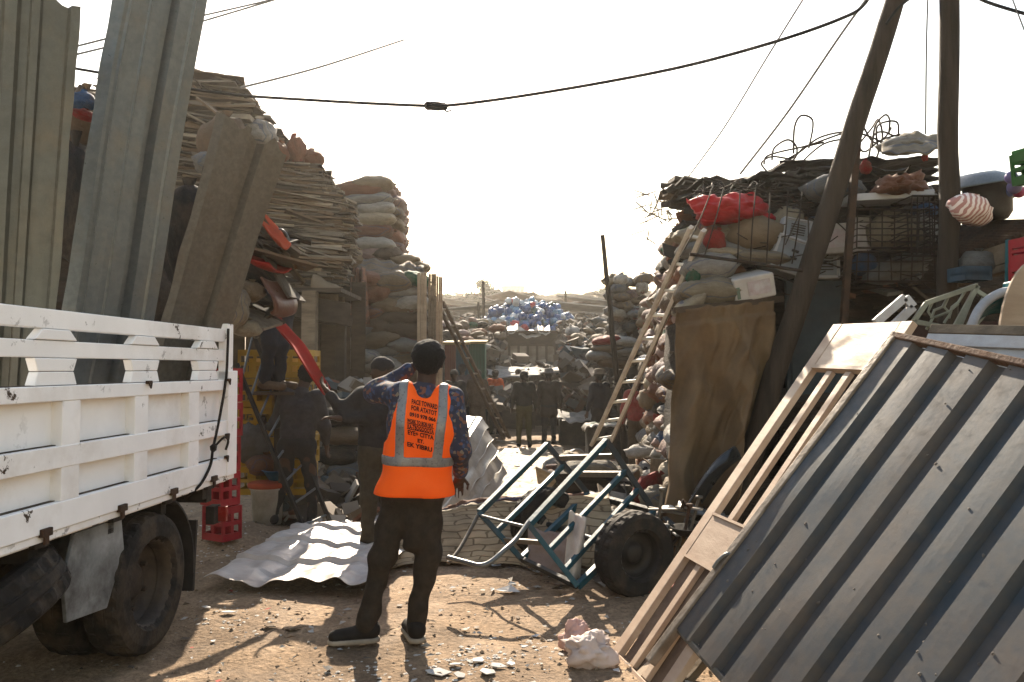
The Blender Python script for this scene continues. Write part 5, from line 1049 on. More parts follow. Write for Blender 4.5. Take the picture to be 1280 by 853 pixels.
# dark door leaf and shed wall behind the poles
m = MB(); c = U(1018, 430, 6.95); m.box((c.x, 6.95, c.z - .3), (.5, .05, 1.7)); m.box((c.x, 6.92, c.z - .3), (.42, .03, 1.5)); o = m.build('blue_grey_sheet', M('bluegrey', (.055, .075, .085), (.035, .05, .06), rough=.6, scale=4, dirt=.5), org=(c.x, 6.95, 0), bevel=.005); tag(o, 'dark blue grey sheet standing behind the leaning pole foot', 'sheet')
t = thing('tin_shed', 'low dark shed with rusty corrugated eave at the right edge', 'shed', (4.2, 6.6, 0), world=True)
m = MB(); m.box((4.1, 7.2, 1.0), (2.6, .05, 2.0)); m.build('wall', M('maroon_wall', (.05, .025, .022), (.035, .02, .018), rough=.8, scale=4), t)
ea, eb = U(1196, 322, 6.2), U(1330, 276, 5.2); m = MB()
def roof(i, j):
    p = ea.lerp(eb, i) + Vector((.3, 1.6, .28)) * j; p.z += .018 * math.sin(i * 90); return p
m.grid(roof, 150, 3); m.build('roof', RUST, t, solid=.004); m = MB(); m.bar(ea + Vector((0, .03, -.09)), eb + Vector((0, .03, -.09)), .03, .14); m.bar(ea + Vector((.02, .1, -.2)), eb + Vector((.02, .1, -.2)), .08, .05); m.build('fascia', WOOD, t)
m = MB(); m.bar((ea.x + .1, ea.y + .1, 0), ea + Vector((.1, .1, -.1)), .07, .07); m.build('post', WOODD, t)
# goods on and under the eave
STR = bpy.data.materials.new('striped_sack'); STR.use_nodes = True; n_ = STR.node_tree; bs = n_.nodes['Principled BSDF']; tc = n_.nodes.new('ShaderNodeTexCoord'); wv = n_.nodes.new('ShaderNodeTexWave'); wv.inputs['Scale'].default_value = 3.2; wv.inputs['Distortion'].default_value = .6; n_.links.new(tc.outputs['Object'], wv.inputs[0]); rp_ = n_.nodes.new('ShaderNodeValToRGB'); rp_.color_ramp.elements[0].position = .45; rp_.color_ramp.elements[0].color = (.32, .16, .14, 1); rp_.color_ramp.elements[1].position = .55; rp_.color_ramp.elements[1].color = (.6, .52, .48, 1); n_.links.new(wv.outputs[1], rp_.inputs[0]); n_.links.new(rp_.outputs[0], bs.inputs['Base Color']); bs.inputs['Roughness'].default_value = .8
s = 5.9 / F; o = inst(BAL[1], 'striped_sack', U(1212, 264, 5.8), (0, .35, .3), (56 * s, 44 * s, 38 * s), STR); tag(o, 'pink striped sack lying on the eave beside the upright pole', 'sack')
p = U(1254, 258, 6.0); t = thing('cooking_pot', 'large dark pot under a grey basin on the eave', 'pot', (p.x, p.y + .2, p.z - .06)); q = MB(); q.lathe([(.001, 0), (.14, .0), (.17, .05), (.17, .24), (.185, .25), (.17, .25)], 24); q.build('pot_wall', M('aluminium_dark', (.12, .12, .12), (.08, .08, .08), metal=.5, rough=.5), t, solid=.004); q = MB(); q.tube([(.17, 0, .17), (.22, 0, .18), (.22, .05, .18), (.17, .06, .17)], .01, 6); q.build('handle', BLACKM, t)
q = MB(); q.lathe([(.26, 0), (.25, .012), (.18, .07), (.12, .10), (.001, .10)], 28); o = q.build('metal_basin', GALV, solid=.004); o.location = (p.x - .06, p.y + .2, p.z + .20); o.rotation_euler = (.1, -.15, 0); tag(o, 'grey upturned basin resting on the dark pot', 'basin')
for k, (px, py, c, r) in enumerate(((1264, 222, (.25, .2, .45), 8), (1268, 234, (.3, .25, .5), 9), (1274, 240, (.5, .1, .2), 8), (1262, 240, (.2, .25, .5), 7), (1275, 225, (.45, .4, .55), 7))):
    q = MB(); s = 5.7 / F * r; q.lathe([(max(.001, math.sin(a) * s), -math.cos(a) * s) for a in [math.pi * i / 10 for i in range(11)]], 14); o = q.build('plastic_ball', M('ball%d' % k, c, rough=.35, dirt=.1)); o.location = U(px, py, 5.75 + .1 * k); tag(o, '%s plastic ball on the eave under the green crate' % ('mauve', 'violet', 'pink', 'blue', 'lilac')[k], 'ball', 'plastic balls on the eave')
CG = M('crate_green', (.05, .2, .05), (.04, .15, .04), rough=.5, dirt=.4)
crate('bottle_crate', U(1310, 226, 5.5), (0, -.1, .2), (.3, .3, .22), CG, 'green bottle crate hanging at the top right edge', None); crate('bottle_crate', U(1312, 200, 5.5), (0, -.1, .3), (.32, .3, .1), CG, 'olive shallow crate stacked on the green crate at the right edge', None)
bagp(1222, 330, 5.9, 44, 30, 'grey', 'grey cloth bundle under the corrugated eave'); bagp(1206, 345, 5.9, 24, 14, 'blue', 'dark blue folded cloth under the eave', 0, False)
crate('plastic_basket', U(1212, 352, 5.7), (0, 0, .1), (.2, .2, .1), M('basket_blue', (.06, .12, .18), rough=.5), 'blue grey slatted basket under the eave', cat='basket'); 
for k in range(2): crate('bottle_crate', U(1313, 358 - 30 * k, 5.2), (0, 0, .15), (.3, .36, .17), CR, '%s red crate at the right edge beside the teal post' % ('lower', 'upper')[k], 'red crates at the right edge', cols=2)
m = MB(); a, b = U(1261, 362, 5.4), U(1262, 300, 5.4); m.bar(a, b, .04, .03); o = m.build('teal_post', M('teal_paint', (.02, .17, .2)), org=a); tag(o, 'thin teal post left of the red crates under the eave', 'post')

# ---------------------------------------------------------------- brown tarp hanging over stacked goods
tl, tr_ = U(846, 388, 6.35), U(966, 376, 6.55)
def tarp(i, j):
    p = tl.lerp(tr_, i); bot = Vector((p.x - .16 * (1 - i) * j - .02, p.y, .16 + .55 * sstep(.35, 1, i) - .12 * i)); q = p.lerp(Vector((bot.x - .35 * sstep(.3, 1, i) * j * j, bot.y - .05, bot.z)), j)
    cr = lambda a_, b_, k_: .5 - abs(n3(a_, b_, k_))          # sharp creases
    q.y += (.06 + .10 * j) * math.sin(i * 17 + 3 * j * (1 - i) + 2 * n3(i * 2, j * 2)) * (.25 + j) + .10 * n3(i * 2.2, j * 2.6, 4) - .12 * math.sin(math.pi * i)
    q.y -= .26 * (cr(i * 3.2 + j * 2.4, j * 1.3, 5) - .4) * (.3 + j) + .16 * (cr(i * 4 - j * 3, j * 2.2, 8) - .4) + .05 * cr(i * 9 + j * 5, j * 6, 3); q.z += .05 * j * n3(i * 12, 3)
    q.y -= .22 * math.exp(-((i - .62) / .22) ** 2 - ((j - .80) / .10) ** 2); q.x += .02 * n3(i * 3, j * 9, 1); q.z += .025 * n3(i * 9, j * 3, 7)
    if j < .06: q.y += .05
    return q
q = MB(); q.grid(tarp, 90, 90); o = q.build('brown_tarp', TARPB, org=U(900, 600, 6.4), solid=.006); tag(o, 'big worn brown tarp hanging in folds beside the leaning pole', 'tarp')
m = MB(); m.bar(tl + Vector((-.02, .04, 0)), tr_ + Vector((.1, .06, .02)), .05, .05); o = m.build('tarp_pole', WOODD, org=tl); tag(o, 'dark horizontal pole carrying the brown tarp', 'pole')
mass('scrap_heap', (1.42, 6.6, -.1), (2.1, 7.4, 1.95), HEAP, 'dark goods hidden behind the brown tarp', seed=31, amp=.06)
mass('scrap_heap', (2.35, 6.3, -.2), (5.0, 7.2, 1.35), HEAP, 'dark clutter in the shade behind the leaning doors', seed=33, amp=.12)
# fender, rods and scrap metal near the cart wheel
q = MB(); a = U(893, 604, 5.95); q.grid(lambda i, j: a + Vector((.30 * (i - .5) + .16 * (j - .5), .2 * (j - .5), .34 * (i - .5) + .10 * math.sin(3.14 * j) + .05 * math.sin(3.1 * i))), 16, 10); o = q.build('car_fender', M('fender_blue', (.035, .045, .055), (.05, .055, .06), rough=.35, dirt=.4), org=a, solid=.006); tag(o, 'dark blue car fender leaning below the brown tarp', 'fender')
for k, (px0, py0, px1, py1, r, lab) in enumerate(((824, 645, 828, 612, .012, 'upright pale bolt rod nearest the cart wheel'), (866, 652, 874, 622, .013, 'upright pale bolt rod farthest right of the cart wheel'), (857, 660, 862, 632, .012, 'dark upright rod between the two pale rods'))):
    Yq = 5.7; q = MB(); a, b = U(px0, py0, Yq), U(px1, py1, Yq); q.tube([a - (b - a) * .5, b], r, 8); q.lathe([(.001, .012), (r * 2, .012), (r * 2, -.012), (.001, -.012)], 8, Matrix.Translation(b)); o = q.build('steel_rod', GALV2 if k < 2 else RUST, org=a); tag(o, lab, 'rod')
for k in range(34):
    px, py = random.uniform(812, 895), random.uniform(632, 692); Yq = 5.75 + random.random() * .5; p = U(px, py, Yq); p.z = max(p.z, gz(p.x, p.y) + .02) ; c = random.choice((GALV, GALV2, RUST, BLACKM, SH)); m = MB(); d = Vector((random.uniform(-.16, .16), random.uniform(-.15, .15), random.uniform(-.03, .08)))
    if k % 3: m.bar(p - d, p + d, random.uniform(.015, .06), random.uniform(.006, .02)); 
    else: m.grid(lambda i, j: p + d * 2 * (i - .5) + Vector((.05 * (j - .5), .12 * (j - .5), .04 * math.sin(3.1 * j) + .02 * n3(i * 4, j * 4, k))), 8, 6)
    o = m.build('metal_scrap', c, org=p); fin(o, solid=.004 if k % 3 == 0 else 0); tag(o, 'bent strip of scrap metal heaped right of the cart wheel', 'scrap metal', 'scrap metal right of the cart wheel')
q = MB(); q.lathe([(.001, 0), (.09, .0), (.13, .05), (.135, .05)], 24); o = q.build('dark_pan', BLACKM, solid=.004); o.location = U(862, 668, 5.7); tag(o, 'dark shallow pan among the scrap metal by the wheel', 'pan')
# ---------------------------------------------------------------- handcart tipped on its handles
TEAL = M('cart_teal', (.025, .10, .13), (.018, .075, .10), rough=.45, scale=9, bump=.1, dirt=.5, dirtc=(.08, .06, .045), vary=.02); CARTD = M('cart_dark', (.035, .04, .042), (.025, .03, .03), rough=.6, scale=9, dirt=.5)
cart = thing('handcart', 'teal steel handcart tipped forward on its handles with car tyre wheels', 'handcart', (.5, 5.9, 0), world=True)
cp = {k: U(*v) for k, v in dict(a1=(684, 556, 6.9), a2=(599, 641, 6.1), a3=(652, 699, 5.9), a4=(735, 618, 6.7), b1=(758, 551, 6.4), b2=(661, 656, 5.6), b3=(722, 733, 5.5), b4=(818, 640, 6.25)).items()}
def cb(p, q, w, name, mat): m = MB(); m.bar(p, q, w, w * .8, (1, 0, .2)); m.build(name, mat, cart, bevel=.004)
for s in 'ab':
    c = [cp[s + str(k)] for k in (1, 2, 3, 4)]
    cb(c[0], c[1], .05, 'side_rail', TEAL); cb(c[1], c[2], .048, 'end_bar', TEAL); cb(c[2], c[3], .05, 'side_rail', TEAL); cb(c[3], c[0], .055, 'end_bar', CARTD)
    cb(c[0].lerp(c[3], .42), c[1].lerp(c[2], .42), .04, 'middle_rail', TEAL); 
    if s == 'b': cb(c[0].lerp(c[3], .68), c[1].lerp(c[2], .74), .04, 'middle_rail', TEAL)
for f, d in ((.28, 0), (.60, 0)): cb(cp['a1'].lerp(cp['a4'], f), cp['b1'].lerp(cp['b4'], f * .8), .045, 'cross_bar', GALV2)
cb(cp['a3'], cp['b3'], .04, 'cross_bar', CARTD); cb(cp['a4'], cp['b4'], .05, 'cross_bar', CARTD); cb(cp['a2'].lerp(cp['a3'], .6), cp['b2'].lerp(cp['b3'], .3), .035, 'cross_bar', GALV2)
q = MB(); q.tube(smooth([cp['b2'] + Vector((0, 0, .02)), U(645, 674, 5.45), U(630, 688, 5.3), U(614, 702, 5.22), U(600, 707, 5.2), U(582, 703, 5.25), U(560, 697, 5.35)]), .017, 8); q.build('handle', GALV, cart)
q = MB(); q.tube(smooth([cp['a2'], U(585, 668, 5.95), U(572, 690, 5.8), U(560, 704, 5.7)]), .015, 8); q.build('handle', GALV2, cart); q = MB(); q.tube([U(602, 645, 6.05), U(625, 651, 5.8), U(654, 658, 5.62)], .011, 7); q.build('brace', GALV, cart)
for (px, py, Yw, tilt) in ((793, 692, 5.62, .12), (682, 655, 6.55, .12)):
    p = U(px, py, Yw); w_ = bpy.data.objects.new('wheel', None); COL.objects.link(w_); w_.parent = cart; w_.location = p - cart.location; w_.rotation_euler = (R(90), 0, R(22) + tilt)
    wheel(w_, Matrix.Identity(4), .298, .19, .17, .03, M('cart_rim', (.03, .03, .032), (.045, .04, .035), rough=.5, metal=.3, dirt=.5), hub=False)
m = MB(); m.tube([U(793, 692, 5.62), U(682, 655, 6.55)], .025, 8); m.build('axle', CARTD, cart)
wl = cart
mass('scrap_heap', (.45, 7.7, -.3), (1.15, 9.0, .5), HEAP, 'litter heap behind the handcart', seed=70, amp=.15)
# sheets and rags around the cart
q = MB(); q.grid(lambda i, j: U(712 + 20 * i - 6 * j, 640 + 80 * j + 6 * i, 5.75 - .1 * j) + Vector((0, .06 * math.sin(i * 5 + j * 3), .02 * n3(i * 4, j * 5))), 12, 20); o = q.build('white_card', M('card_white', (.62, .56, .5), (.52, .46, .4), dirt=.4), org=U(712, 720, 5.65), solid=.006); tag(o, 'torn pale card sheet standing inside the tipped handcart', 'card')
q = MB(); q.grid(lambda i, j: U(660 + 52 * i, 660 + 50 * j + 8 * i, 6.1 - .25 * j) + Vector((0, .05 * n3(i * 4, j * 4), .02 * n3(i * 4, j * 5))), 10, 12); o = q.build('pinkish_card', M('card_pink', (.34, .24, .19), (.26, .18, .14), dirt=.4), org=U(680, 700, 5.9), solid=.008); tag(o, 'brown pink card leaning under the handcart', 'card')
random.seed(52)
rg = [('red', .14, 'red'), ('white', .2, 'white'), ('cream', .16, 'cream'), ('pink', .12, 'pink'), ('rust', .12, 'rust'), ('black', .12, 'black'), ('blue', .04, 'blue'), ('brown', .1, 'brown')]
for k in range(70):
    px = random.uniform(692, 850); py = random.uniform(575, 660); c = random.choices([r[0] for r in rg], [r[1] for r in rg])[0]; Y = 9.4 - (py - 575) / 85 * 2.6 + random.uniform(-.2, .2); p = U(px, py, Y); p.z = max(gz(p.x, p.y) + .05, min(p.z, .8))
    if p.x > face(Y) + .1 and Y > 7: p.x = face(Y) - .1
    s = random.uniform(.16, .42); put_sack(p, (s, s * random.uniform(.5, .9), s * random.uniform(.3, .6)), (random.gauss(0, .4), random.gauss(0, .4), random.random() * 6), c, '%s rag or torn bag in the litter behind the handcart' % c, '%s rags in the litter behind the cart' % c, random.random() < .4, 'rag_bundle')
for k in range(24):
    px = random.uniform(690, 840); py = random.uniform(585, 665); Y = 9 - (py - 575) / 90 * 2.4; p = U(px, py, Y); p.z = max(gz(p.x, p.y) + .06, min(p.z, .6)); put_board(p, (random.uniform(.2, .6), random.uniform(.1, .3), .012), (random.gauss(0, .5), random.gauss(0, .5), random.random() * 6), random.choice((0, 1, 2, 2)), 'piece of torn cardboard in the litter behind the handcart', 'cardboard in the litter behind the cart', 'cardboard_piece', 'cardboard')
def ground_sack(px, py, Y, w, h, col, label, **k):
    o = bagp(px, py, Y, w, h, col, label, **k); return o
bagp(738, 584, 8.0, 62, 22, 'cream', 'yellow edged plastic sack lying behind the cart apex', 0.05, False, 50); bagp(800, 566, 9.2, 34, 18, 'white', 'white enamel basin shaped bag near the red hooded person'); 
def crumple(px, py, Y, w, h, c, label, seed):
    s_ = Y / F; m = MB(); m.lathe([(max(.001, math.sin(math.pi * t / 22)) * .5, -.5 * math.cos(math.pi * t / 22)) for t in range(23)], 34)
    for p in m.v:
        d = p.normalized() if p.length > 0 else Vector((0, 0, 1)); k = .85 + .35 * n3(d.x * 1.3 + seed, d.y * 1.3, d.z * 1.3) - .5 * (abs(n3(d.x * 2.2, d.y * 2.2 + seed, d.z * 3)) - .15) - .25 * (abs(n3(d.x * 5 + seed, d.y * 5, d.z * 5)) - .15); p *= k; p.z = max(p.z, -.28); p.x *= w * s_; p.y *= w * s_ * .8; p.z *= h * s_
    o = m.build('crumpled_bag', c); u = U(px, py, Y); o.location = (u.x, Y, gz(u.x, Y) + .28 * h * s_); return tag(o, label, 'bag')
PL = M('bag_plastic', (.62, .53, .48), (.5, .41, .36), rough=.6, scale=4, bump=.2, dirt=.3, alb=1, trans=.3)
crumple(738, 826, 4.28, 78, 52, PL, 'crumpled pinkish white bag lying on the dirt by the panelled door foot', 3); crumple(720, 806, 4.52, 44, 48, M('bag_plastic_pink', (.6, .42, .36), (.5, .34, .3), trans=.3, alb=1), 'dusty pink bag end beside the crumpled white bag', 8)
o = bagp(820, 630, 6.6, 40, 40, 'cream', 'cream paper sack standing between cart and brown tarp', .6); bagp(808, 612, 6.9, 26, 46, 'red', 'red plastic bag beside the brown tarp foot', .7)
q = MB(); q.lathe([(.09, -.05), (.11, -.05), (.11, .05), (.09, .05), (.09, -.05)], 20); o = q.build('white_ring', M('pail', (.5, .47, .43))); p = U(720, 540, 14); o.location = (p.x, 14, gz(p.x, 14) + .13); o.rotation_euler = (R(80), 0, .4); o.scale = (1.4, 1.4, 1.6); tag(o, 'white plastic tub lying on its side on the sunny path', 'tub')
for k in range(36):
    y = random.uniform(9.5, 19); x = random.uniform(-.2, .105 * y); m = MB(); a = random.random() * 6; L_ = random.uniform(.1, .6); p = Vector((x, y, gz(x, y) + .02)); m.bar(p, p + Vector((math.cos(a) * L_, math.sin(a) * L_, random.uniform(0, .1))), random.uniform(.03, .12), .015); o = m.build('path_scrap', random.choice((CARD[0], CARD[2], CARD[3], SH)), org=p); tag(o, 'flat scrap strip lying on the path beyond the handcart', 'scrap', 'scraps on the path beyond the cart')

# ---------------------------------------------------------------- long ladder against the right sack wall
ladder(U(740, 556, 8.6), U(764, 552, 8.4), U(864, 284, 6.55), U(880, 288, 6.45), 10, .065, M('ladder_alu', (.75, .66, .55), (.6, .52, .43), rough=.6, scale=9, bump=.15, dirt=.4), M('rung_pale', (.95, .9, .8), rough=.5), 'long pale ladder leaning on the right sack wall', .03, .97, .016)

# ---------------------------------------------------------------- market stalls and heaps in the middle distance
random.seed(77)
tb = U(755, 520, 14.3); t = thing('stall_table', 'dark skirted stall table with lumpy white top on the path', 'table', (tb.x, 14.3, gz(tb.x, 14.3)), world=False)
q = MB(); q.box((0, 0, .36), (.62, .6, .72)); q.build('skirt', SACK['black'], t, bevel=.02); q = MB(); q.grid(lambda i, j: Vector((-.38 + .76 * i, -.36 + .72 * j, .74 + .06 * n3(i * 9, j * 9) + .05 * n3(i * 4, j * 4, 2) - .1 * max(0, abs(i - .5) - .42) * 10)), 20, 16); q.build('top_cover', SACK['white'], t, solid=.01)
for k, (px, py, Y, w, lab) in enumerate(((722, 524, 17.6, .75, 'dark low stall with pale sagging cover right of the two walkers'), (728, 508, 19.5, 1.0, 'dark stall with wide pale cover behind the right walker'), (668, 465, 24, 1.9, 'brown stall with bright torn awning behind the walkers'), (640, 470, 23, 1.3, 'narrow stall with pale awning above the far vest person'))):
    p = U(px, py, Y); zg = gz(p.x, Y); hh = max(.5, p.z - zg); t = thing('market_stall', lab, 'stall', (p.x, Y, zg)); q = MB(); q.box((0, .4, hh * .45), (w, .8, hh * .9)); 
    for sx in (-1, 1): q.bar((sx * w / 2, -.05, 0), (sx * w / 2, -.05, hh), .05)
    q.build('counter', SACK['black'] if k < 2 else WOODD, t); q = MB(); q.grid(lambda i, j: Vector(((i - .5) * w * 1.25, -.35 + j * 1.0, hh + .03 + .16 * j + .08 * n3(i * 5 + k, j * 3) - .08 * math.sin(3.14 * i))), 18, 8); q.build('awning', SACK['white'], t, solid=.01)
# teal and red containers on the left of the path
for k, (x0, x1, yt, Y, c, lab) in enumerate(((556, 569, 430, 19.5, (.25, .07, .045), 'rusty red tin hut left of the green hut'), (569, 585, 430, 19.8, (.03, .10, .14), 'narrow dark blue tin hut between red and green huts'), (585, 606, 429, 20, (.02, .13, .08), 'green tin hut beside the wooden pole'))):
    a, b = U(x0, 460, Y), U(x1, 460, Y); zt = U(0, yt, Y).z; zg = gz(a.x, Y); t = thing('tin_hut', lab, 'hut', ((a.x + b.x) / 2, Y, zg)); w = b.x - a.x; h = zt - zg; mt = M('hut%d' % k, c, rough=.6, scale=2, dirt=.5)
    q = MB(); q.box((0, .6, h / 2), (w, 1.2, h)); q.build('wall', mt, t); q = MB()
    for j in range(6): q.box((-w / 2 + w * (j + .5) / 6, -.01, h / 2), (.03, .03, h * .98))
    q.build('rib', mt, t); q = MB(); q.box((0, .55, h + .05), (w + .1, 1.5, .06), (.06, 0, 0)); q.build('roof', M('hut_roof', (.4, .3, .1), (.3, .2, .08), dirt=.4), t)
# shack below the blue heap
Y = 33; a, b = U(625, 470, Y), U(706, 470, Y); zg = gz(0, Y) - .3; zt = U(0, 416, Y).z; t = thing('market_shack', 'brown wooden shack with glazed front below the blue bottle heap', 'shack', ((a.x + b.x) / 2, Y, zg)); w = b.x - a.x; h = zt - zg
q = MB(); q.box((0, 1.5, h / 2), (w, 3, h)); q.build('wall', WOODD, t)
for k in range(7):
    q = MB(); q.box((-w / 2 + w * (k + .5) / 7, -.03, h * .62), (w / 7 * .8, .05, h * .42)); q.build('window', M('dusty_glass', (.3, .26, .22), (.16, .13, .1), rough=.3, scale=2), t)
q = MB()
for k in range(8): q.box((-w / 2 + w * k / 7, -.06, h / 2), (.1, .06, h))
q.build('post', WOODD, t); q = MB(); q.box((0, -.1, h * .93), (w + .1, .3, .5)); q.build('fascia', WOODD, t); q = MB(); q.box((0, 1.3, h + .1), (w + .4, 3.6, .1), (.05, 0, 0)); q.build('roof', RUST, t)
for k, (px0, px1, py, lab) in enumerate(((625, 648, 414, 'white sagging tin sheet at the left end of the shack roof'), (648, 676, 419, 'grey square tin sheet in the middle of the shack roof'), (673, 688, 415, 'small pale tin sheet right of the grey one'))):
    a2, b2 = U(px0, py, Y - .6), U(px1, py, Y - .6); q = MB(); q.grid(lambda i, j: a2.lerp(b2, i) + Vector((0, .9 * j, .35 * j - .12 * math.sin(3 * i) + .1 * n3(i * 4, k))), 8, 4); o = q.build('roof_sheet', SH, org=a2, solid=.02); tag(o, lab, 'tin sheet')
# blue heap: bottles and jerrycans
JB = [M('jug%d' % k, c, rough=.4, dirt=.2, scale=2, vary=.3) for k, c in enumerate(((.07, .15, .36), (.04, .085, .22), (.7, .74, .78), (.18, .34, .52), (.5, .08, .09), (.08, .14, .13)))]
q = MB(); q.lathe([(.001, 0), (.42, .0), (.45, .06), (.45, .75), (.38, .95), (.14, 1.05), (.12, 1.2), (.001, 1.2)], 12); q.tube([(.3, 0, .9), (.42, 0, 1.15), (.1, 0, 1.2)], .05, 5); JM = q.mesh('jug', JB[0])
mass('scrap_heap', (-.5, 35.2, 1.0), (2.2, 38.5, 3.6), M('heap_blue', (.08, .14, .28), (.3, .32, .36), scale=5, vary=0), 'dark blue core of the far bottle heap', seed=41, amp=.4)
nmz = ['deep blue', 'navy', 'white', 'light blue', 'red', 'dark green']
for k in range(295):
    u = random.uniform(-1, 1); px = 661 + 56 * u; ytop = 375 + 26 * abs(u) ** 1.7 + 7 * n3(u * 4, 2) - 8 * math.exp(-((u + .35) / .12) ** 2); py = ytop + (414 - ytop) * random.random(); Yq = 36.2 + random.uniform(-.5, .3) - (py - ytop) * .06; p = U(px, py, Yq)
    ci = random.choices(range(6), (.36, .22, .16, .16, .04, .06))[0]; s = random.uniform(.27, .45); o = inst(JM, 'jerrycan', p, (random.uniform(0, 6), random.uniform(0, 6), random.random() * 6), (s, s * .8, s * .75), JB[ci]); tag(o, '%s plastic jerrycan in the big heap on the far shack roof' % nmz[ci], 'jerrycan', '%s jerrycans in the far heap' % nmz[ci])
# scrap mounds on both sides
RUB = [M('rub%d' % k, c, rough=.9, scale=1.5, dirt=.4) for k, c in enumerate(((.16, .12, .085), (.09, .07, .055), (.28, .23, .18), (.40, .36, .31), (.2, .09, .055), (.09, .11, .12)))]
def rubble(n, px, py, Y, dy, label, s0=.1, s1=.42):
    q = MB()
    for k in range(n):
        x_, y_ = random.uniform(*px), random.uniform(*py); f = (y_ - py[0]) / max(1, py[1] - py[0]); p = U(x_, y_, Y - dy * f + random.uniform(-.5, .5)); s = random.uniform(s0, s1)
        q.box(p, (s, s * random.uniform(.4, 1), s * random.uniform(.08, .6)), (random.gauss(0, .5), random.gauss(0, .5), random.random() * 6), random.choices(range(6), (.3, .26, .18, .12, .07, .07))[0])
    o = q.build('rubble', RUB); tag(o, kind='stuff'); o['label'] = label; return o
def mound(x0, x1, y0, y1, z, label, seed): return mass('scrap_heap', (x0, y0, -1), (x1, y1, z), HEAP, label, seed=seed, amp=.45)
mound(-7, -2.2, 23, 32, 2.0, 'scrap mound left of the path behind the tin huts', 51); mound(-1.9, -.7, 24, 30, 1.6, 'scrap mound behind the green hut', 52); mound(2.6, 9, 21, 33, 1.9, 'scrap mound right of the path behind the leaning pole', 53); mound(-9, 9, 39, 46, 2.6, 'scrap mounds behind the blue heap', 54); mound(2.5, 4.2, 15.5, 20, 1.3, 'low scrap mound right of the stalls', 55)
rubble(700, (556, 628), (405, 440), 30, 6, 'mixed scrap on the mound left of the path'); rubble(800, (700, 800), (402, 450), 29, 7, 'mixed scrap on the mound right of the path'); rubble(150, (706, 760), (430, 490), 21, 3, 'mixed scrap beside the right stalls', .1, .45); rubble(500, (556, 800), (396, 412), 46, 3, 'far mixed scrap behind the blue heap', .2, .7); rubble(160, (590, 780), (452, 486), 26, 3, 'scrap along the foot of the far shack', .1, .6); rubble(220, (612, 735), (486, 512), 20.5, 1.5, 'scrap at the end of the path', .08, .4)
for k in range(46):
    left = k < 18; px = random.uniform(558, 626) if left else random.uniform(712, 800); py = random.uniform(402, 434) if left else random.uniform(402, 455); Y = 29 - (py - 384) / 70 * 7; c = random.choices(cols, wts)[0]; s = Y / F * random.uniform(14, 26)
    put_sack(U(px, py, Y - .6), (s, s * .8, s * .5), (random.gauss(0, .2), random.gauss(0, .2), random.random() * 6), c, '%s sack on the scrap mound %s of the far shack' % (c, 'left' if left else 'right'), '%s sacks on the mound %s of the far shack' % (c, 'left' if left else 'right'), random.random() < .4)
for i, (px, py, w, c, lab) in enumerate(((758, 427, 34, 'red', 'red flat sack on top of the small stack under the leaning pole'), (782, 428, 34, 'white', 'white flat sack beside the red one under the leaning pole'), (760, 436, 40, 'tan', 'tan flat sack below the red one'), (780, 440, 40, 'grey', 'grey flat sack below the white one'), (748, 445, 30, 'grey', 'round grey sack at the left of the small stack'), (770, 452, 46, 'brown', 'brown flat sack lowest in the small stack'))): bagp(px, py, 15.5, w, 13, c, lab, random.uniform(-.05, .05), False, 34)
rs = 0
for k in range(90):   # far end of the right wall: rounded bag column
    px = random.uniform(764, 808); py = random.uniform(342 + .3 * abs(790 - px), 440); c = random.choices(['white', 'tan', 'grey', 'pink', 'cream', 'brown'], (.25, .2, .2, .1, .15, .1))[0]; bagp(px, py, 15.8 + random.random() * .9, random.uniform(13, 24), random.uniform(10, 17), c, '%s dusty bag in the far bag heap behind the leaning slim pole' % c, random.gauss(0, .2))['group'] = '%s bags in the far heap' % c
mass('scrap_heap', (2.3, 17.0, -.5), (4.2, 19.5, 2.6), HEAP, 'core of the far bag heap', seed=61, amp=.3)
rubble(260, (340, 470), (575, 652), 10.2, 2.2, 'dark clutter on the dirt under the left stack', .06, .3); rubble(200, (400, 520), (480, 600), 11.4, .8, 'dark clutter stacked behind the black clothed helper', .08, .4); mass('scrap_heap', (-2.4, 10.3, -.3), (-1.1, 11.4, .9), HEAP, 'low dark heap behind the black clothed helper', seed=72, amp=.2)
# tarpaulin and rolled bundle near the red hooded person
bagp(815, 500, 10.2, 30, 34, 'tan', 'bundle of rolled pale strips beside the red hooded person', .3); bagp(826, 530, 9.8, 16, 60, 'red', 'narrow red cloth hanging by the brown tarp', 0)
# ---------------------------------------------------------------- overhead cables
CAB = M('cable', (.02, .02, .02), rough=.8, bump=0)
CABG = M('cable_grey', (.30, .29, .28), rough=.8, bump=0)
def cable(pts, r, label, n=10):
    P = smooth([U(*p) for p in pts], n); m = MB(); m.tube(P, r, 6); o = m.build('cable', CABG if label.split()[0] in ('thin', 'very', 'upper', 'lower') else CAB, org=P[0]); return tag(o, label, 'cable')
cable([(60, 80, 8.2), (130, 92, 8.1), (270, 116, 7.9), (400, 126, 7.6), (520, 132, 7.3), (560, 132, 7.2), (640, 122, 7.1), (750, 104, 6.9), (860, 82, 6.7), (970, 52, 6.5), (1050, 24, 6.4), (1080, 6, 6.4), (1100, -30, 6.35)], .014, 'thick black cable sagging across the yard with a knot')
m = MB(); kc = U(545, 133, 7.25)
for k in range(3): m.tube([kc + Vector((.10 * math.cos(a) , .02 * math.sin(a + k), .03 * math.sin(a * (1 + k % 2)))) for a in [R(t * 20 + 40 * k) for t in range(18)]], .010, 6, closed=True)
m.tube([kc + Vector((.05, 0, -.01)), kc + Vector((.1, 0, -.05)), kc + Vector((.14, 0, -.04))], .008, 5); o = m.build('cable_knot', CAB, org=kc); tag(o, 'black knot of cable tied in the thick sagging cable', 'knot')
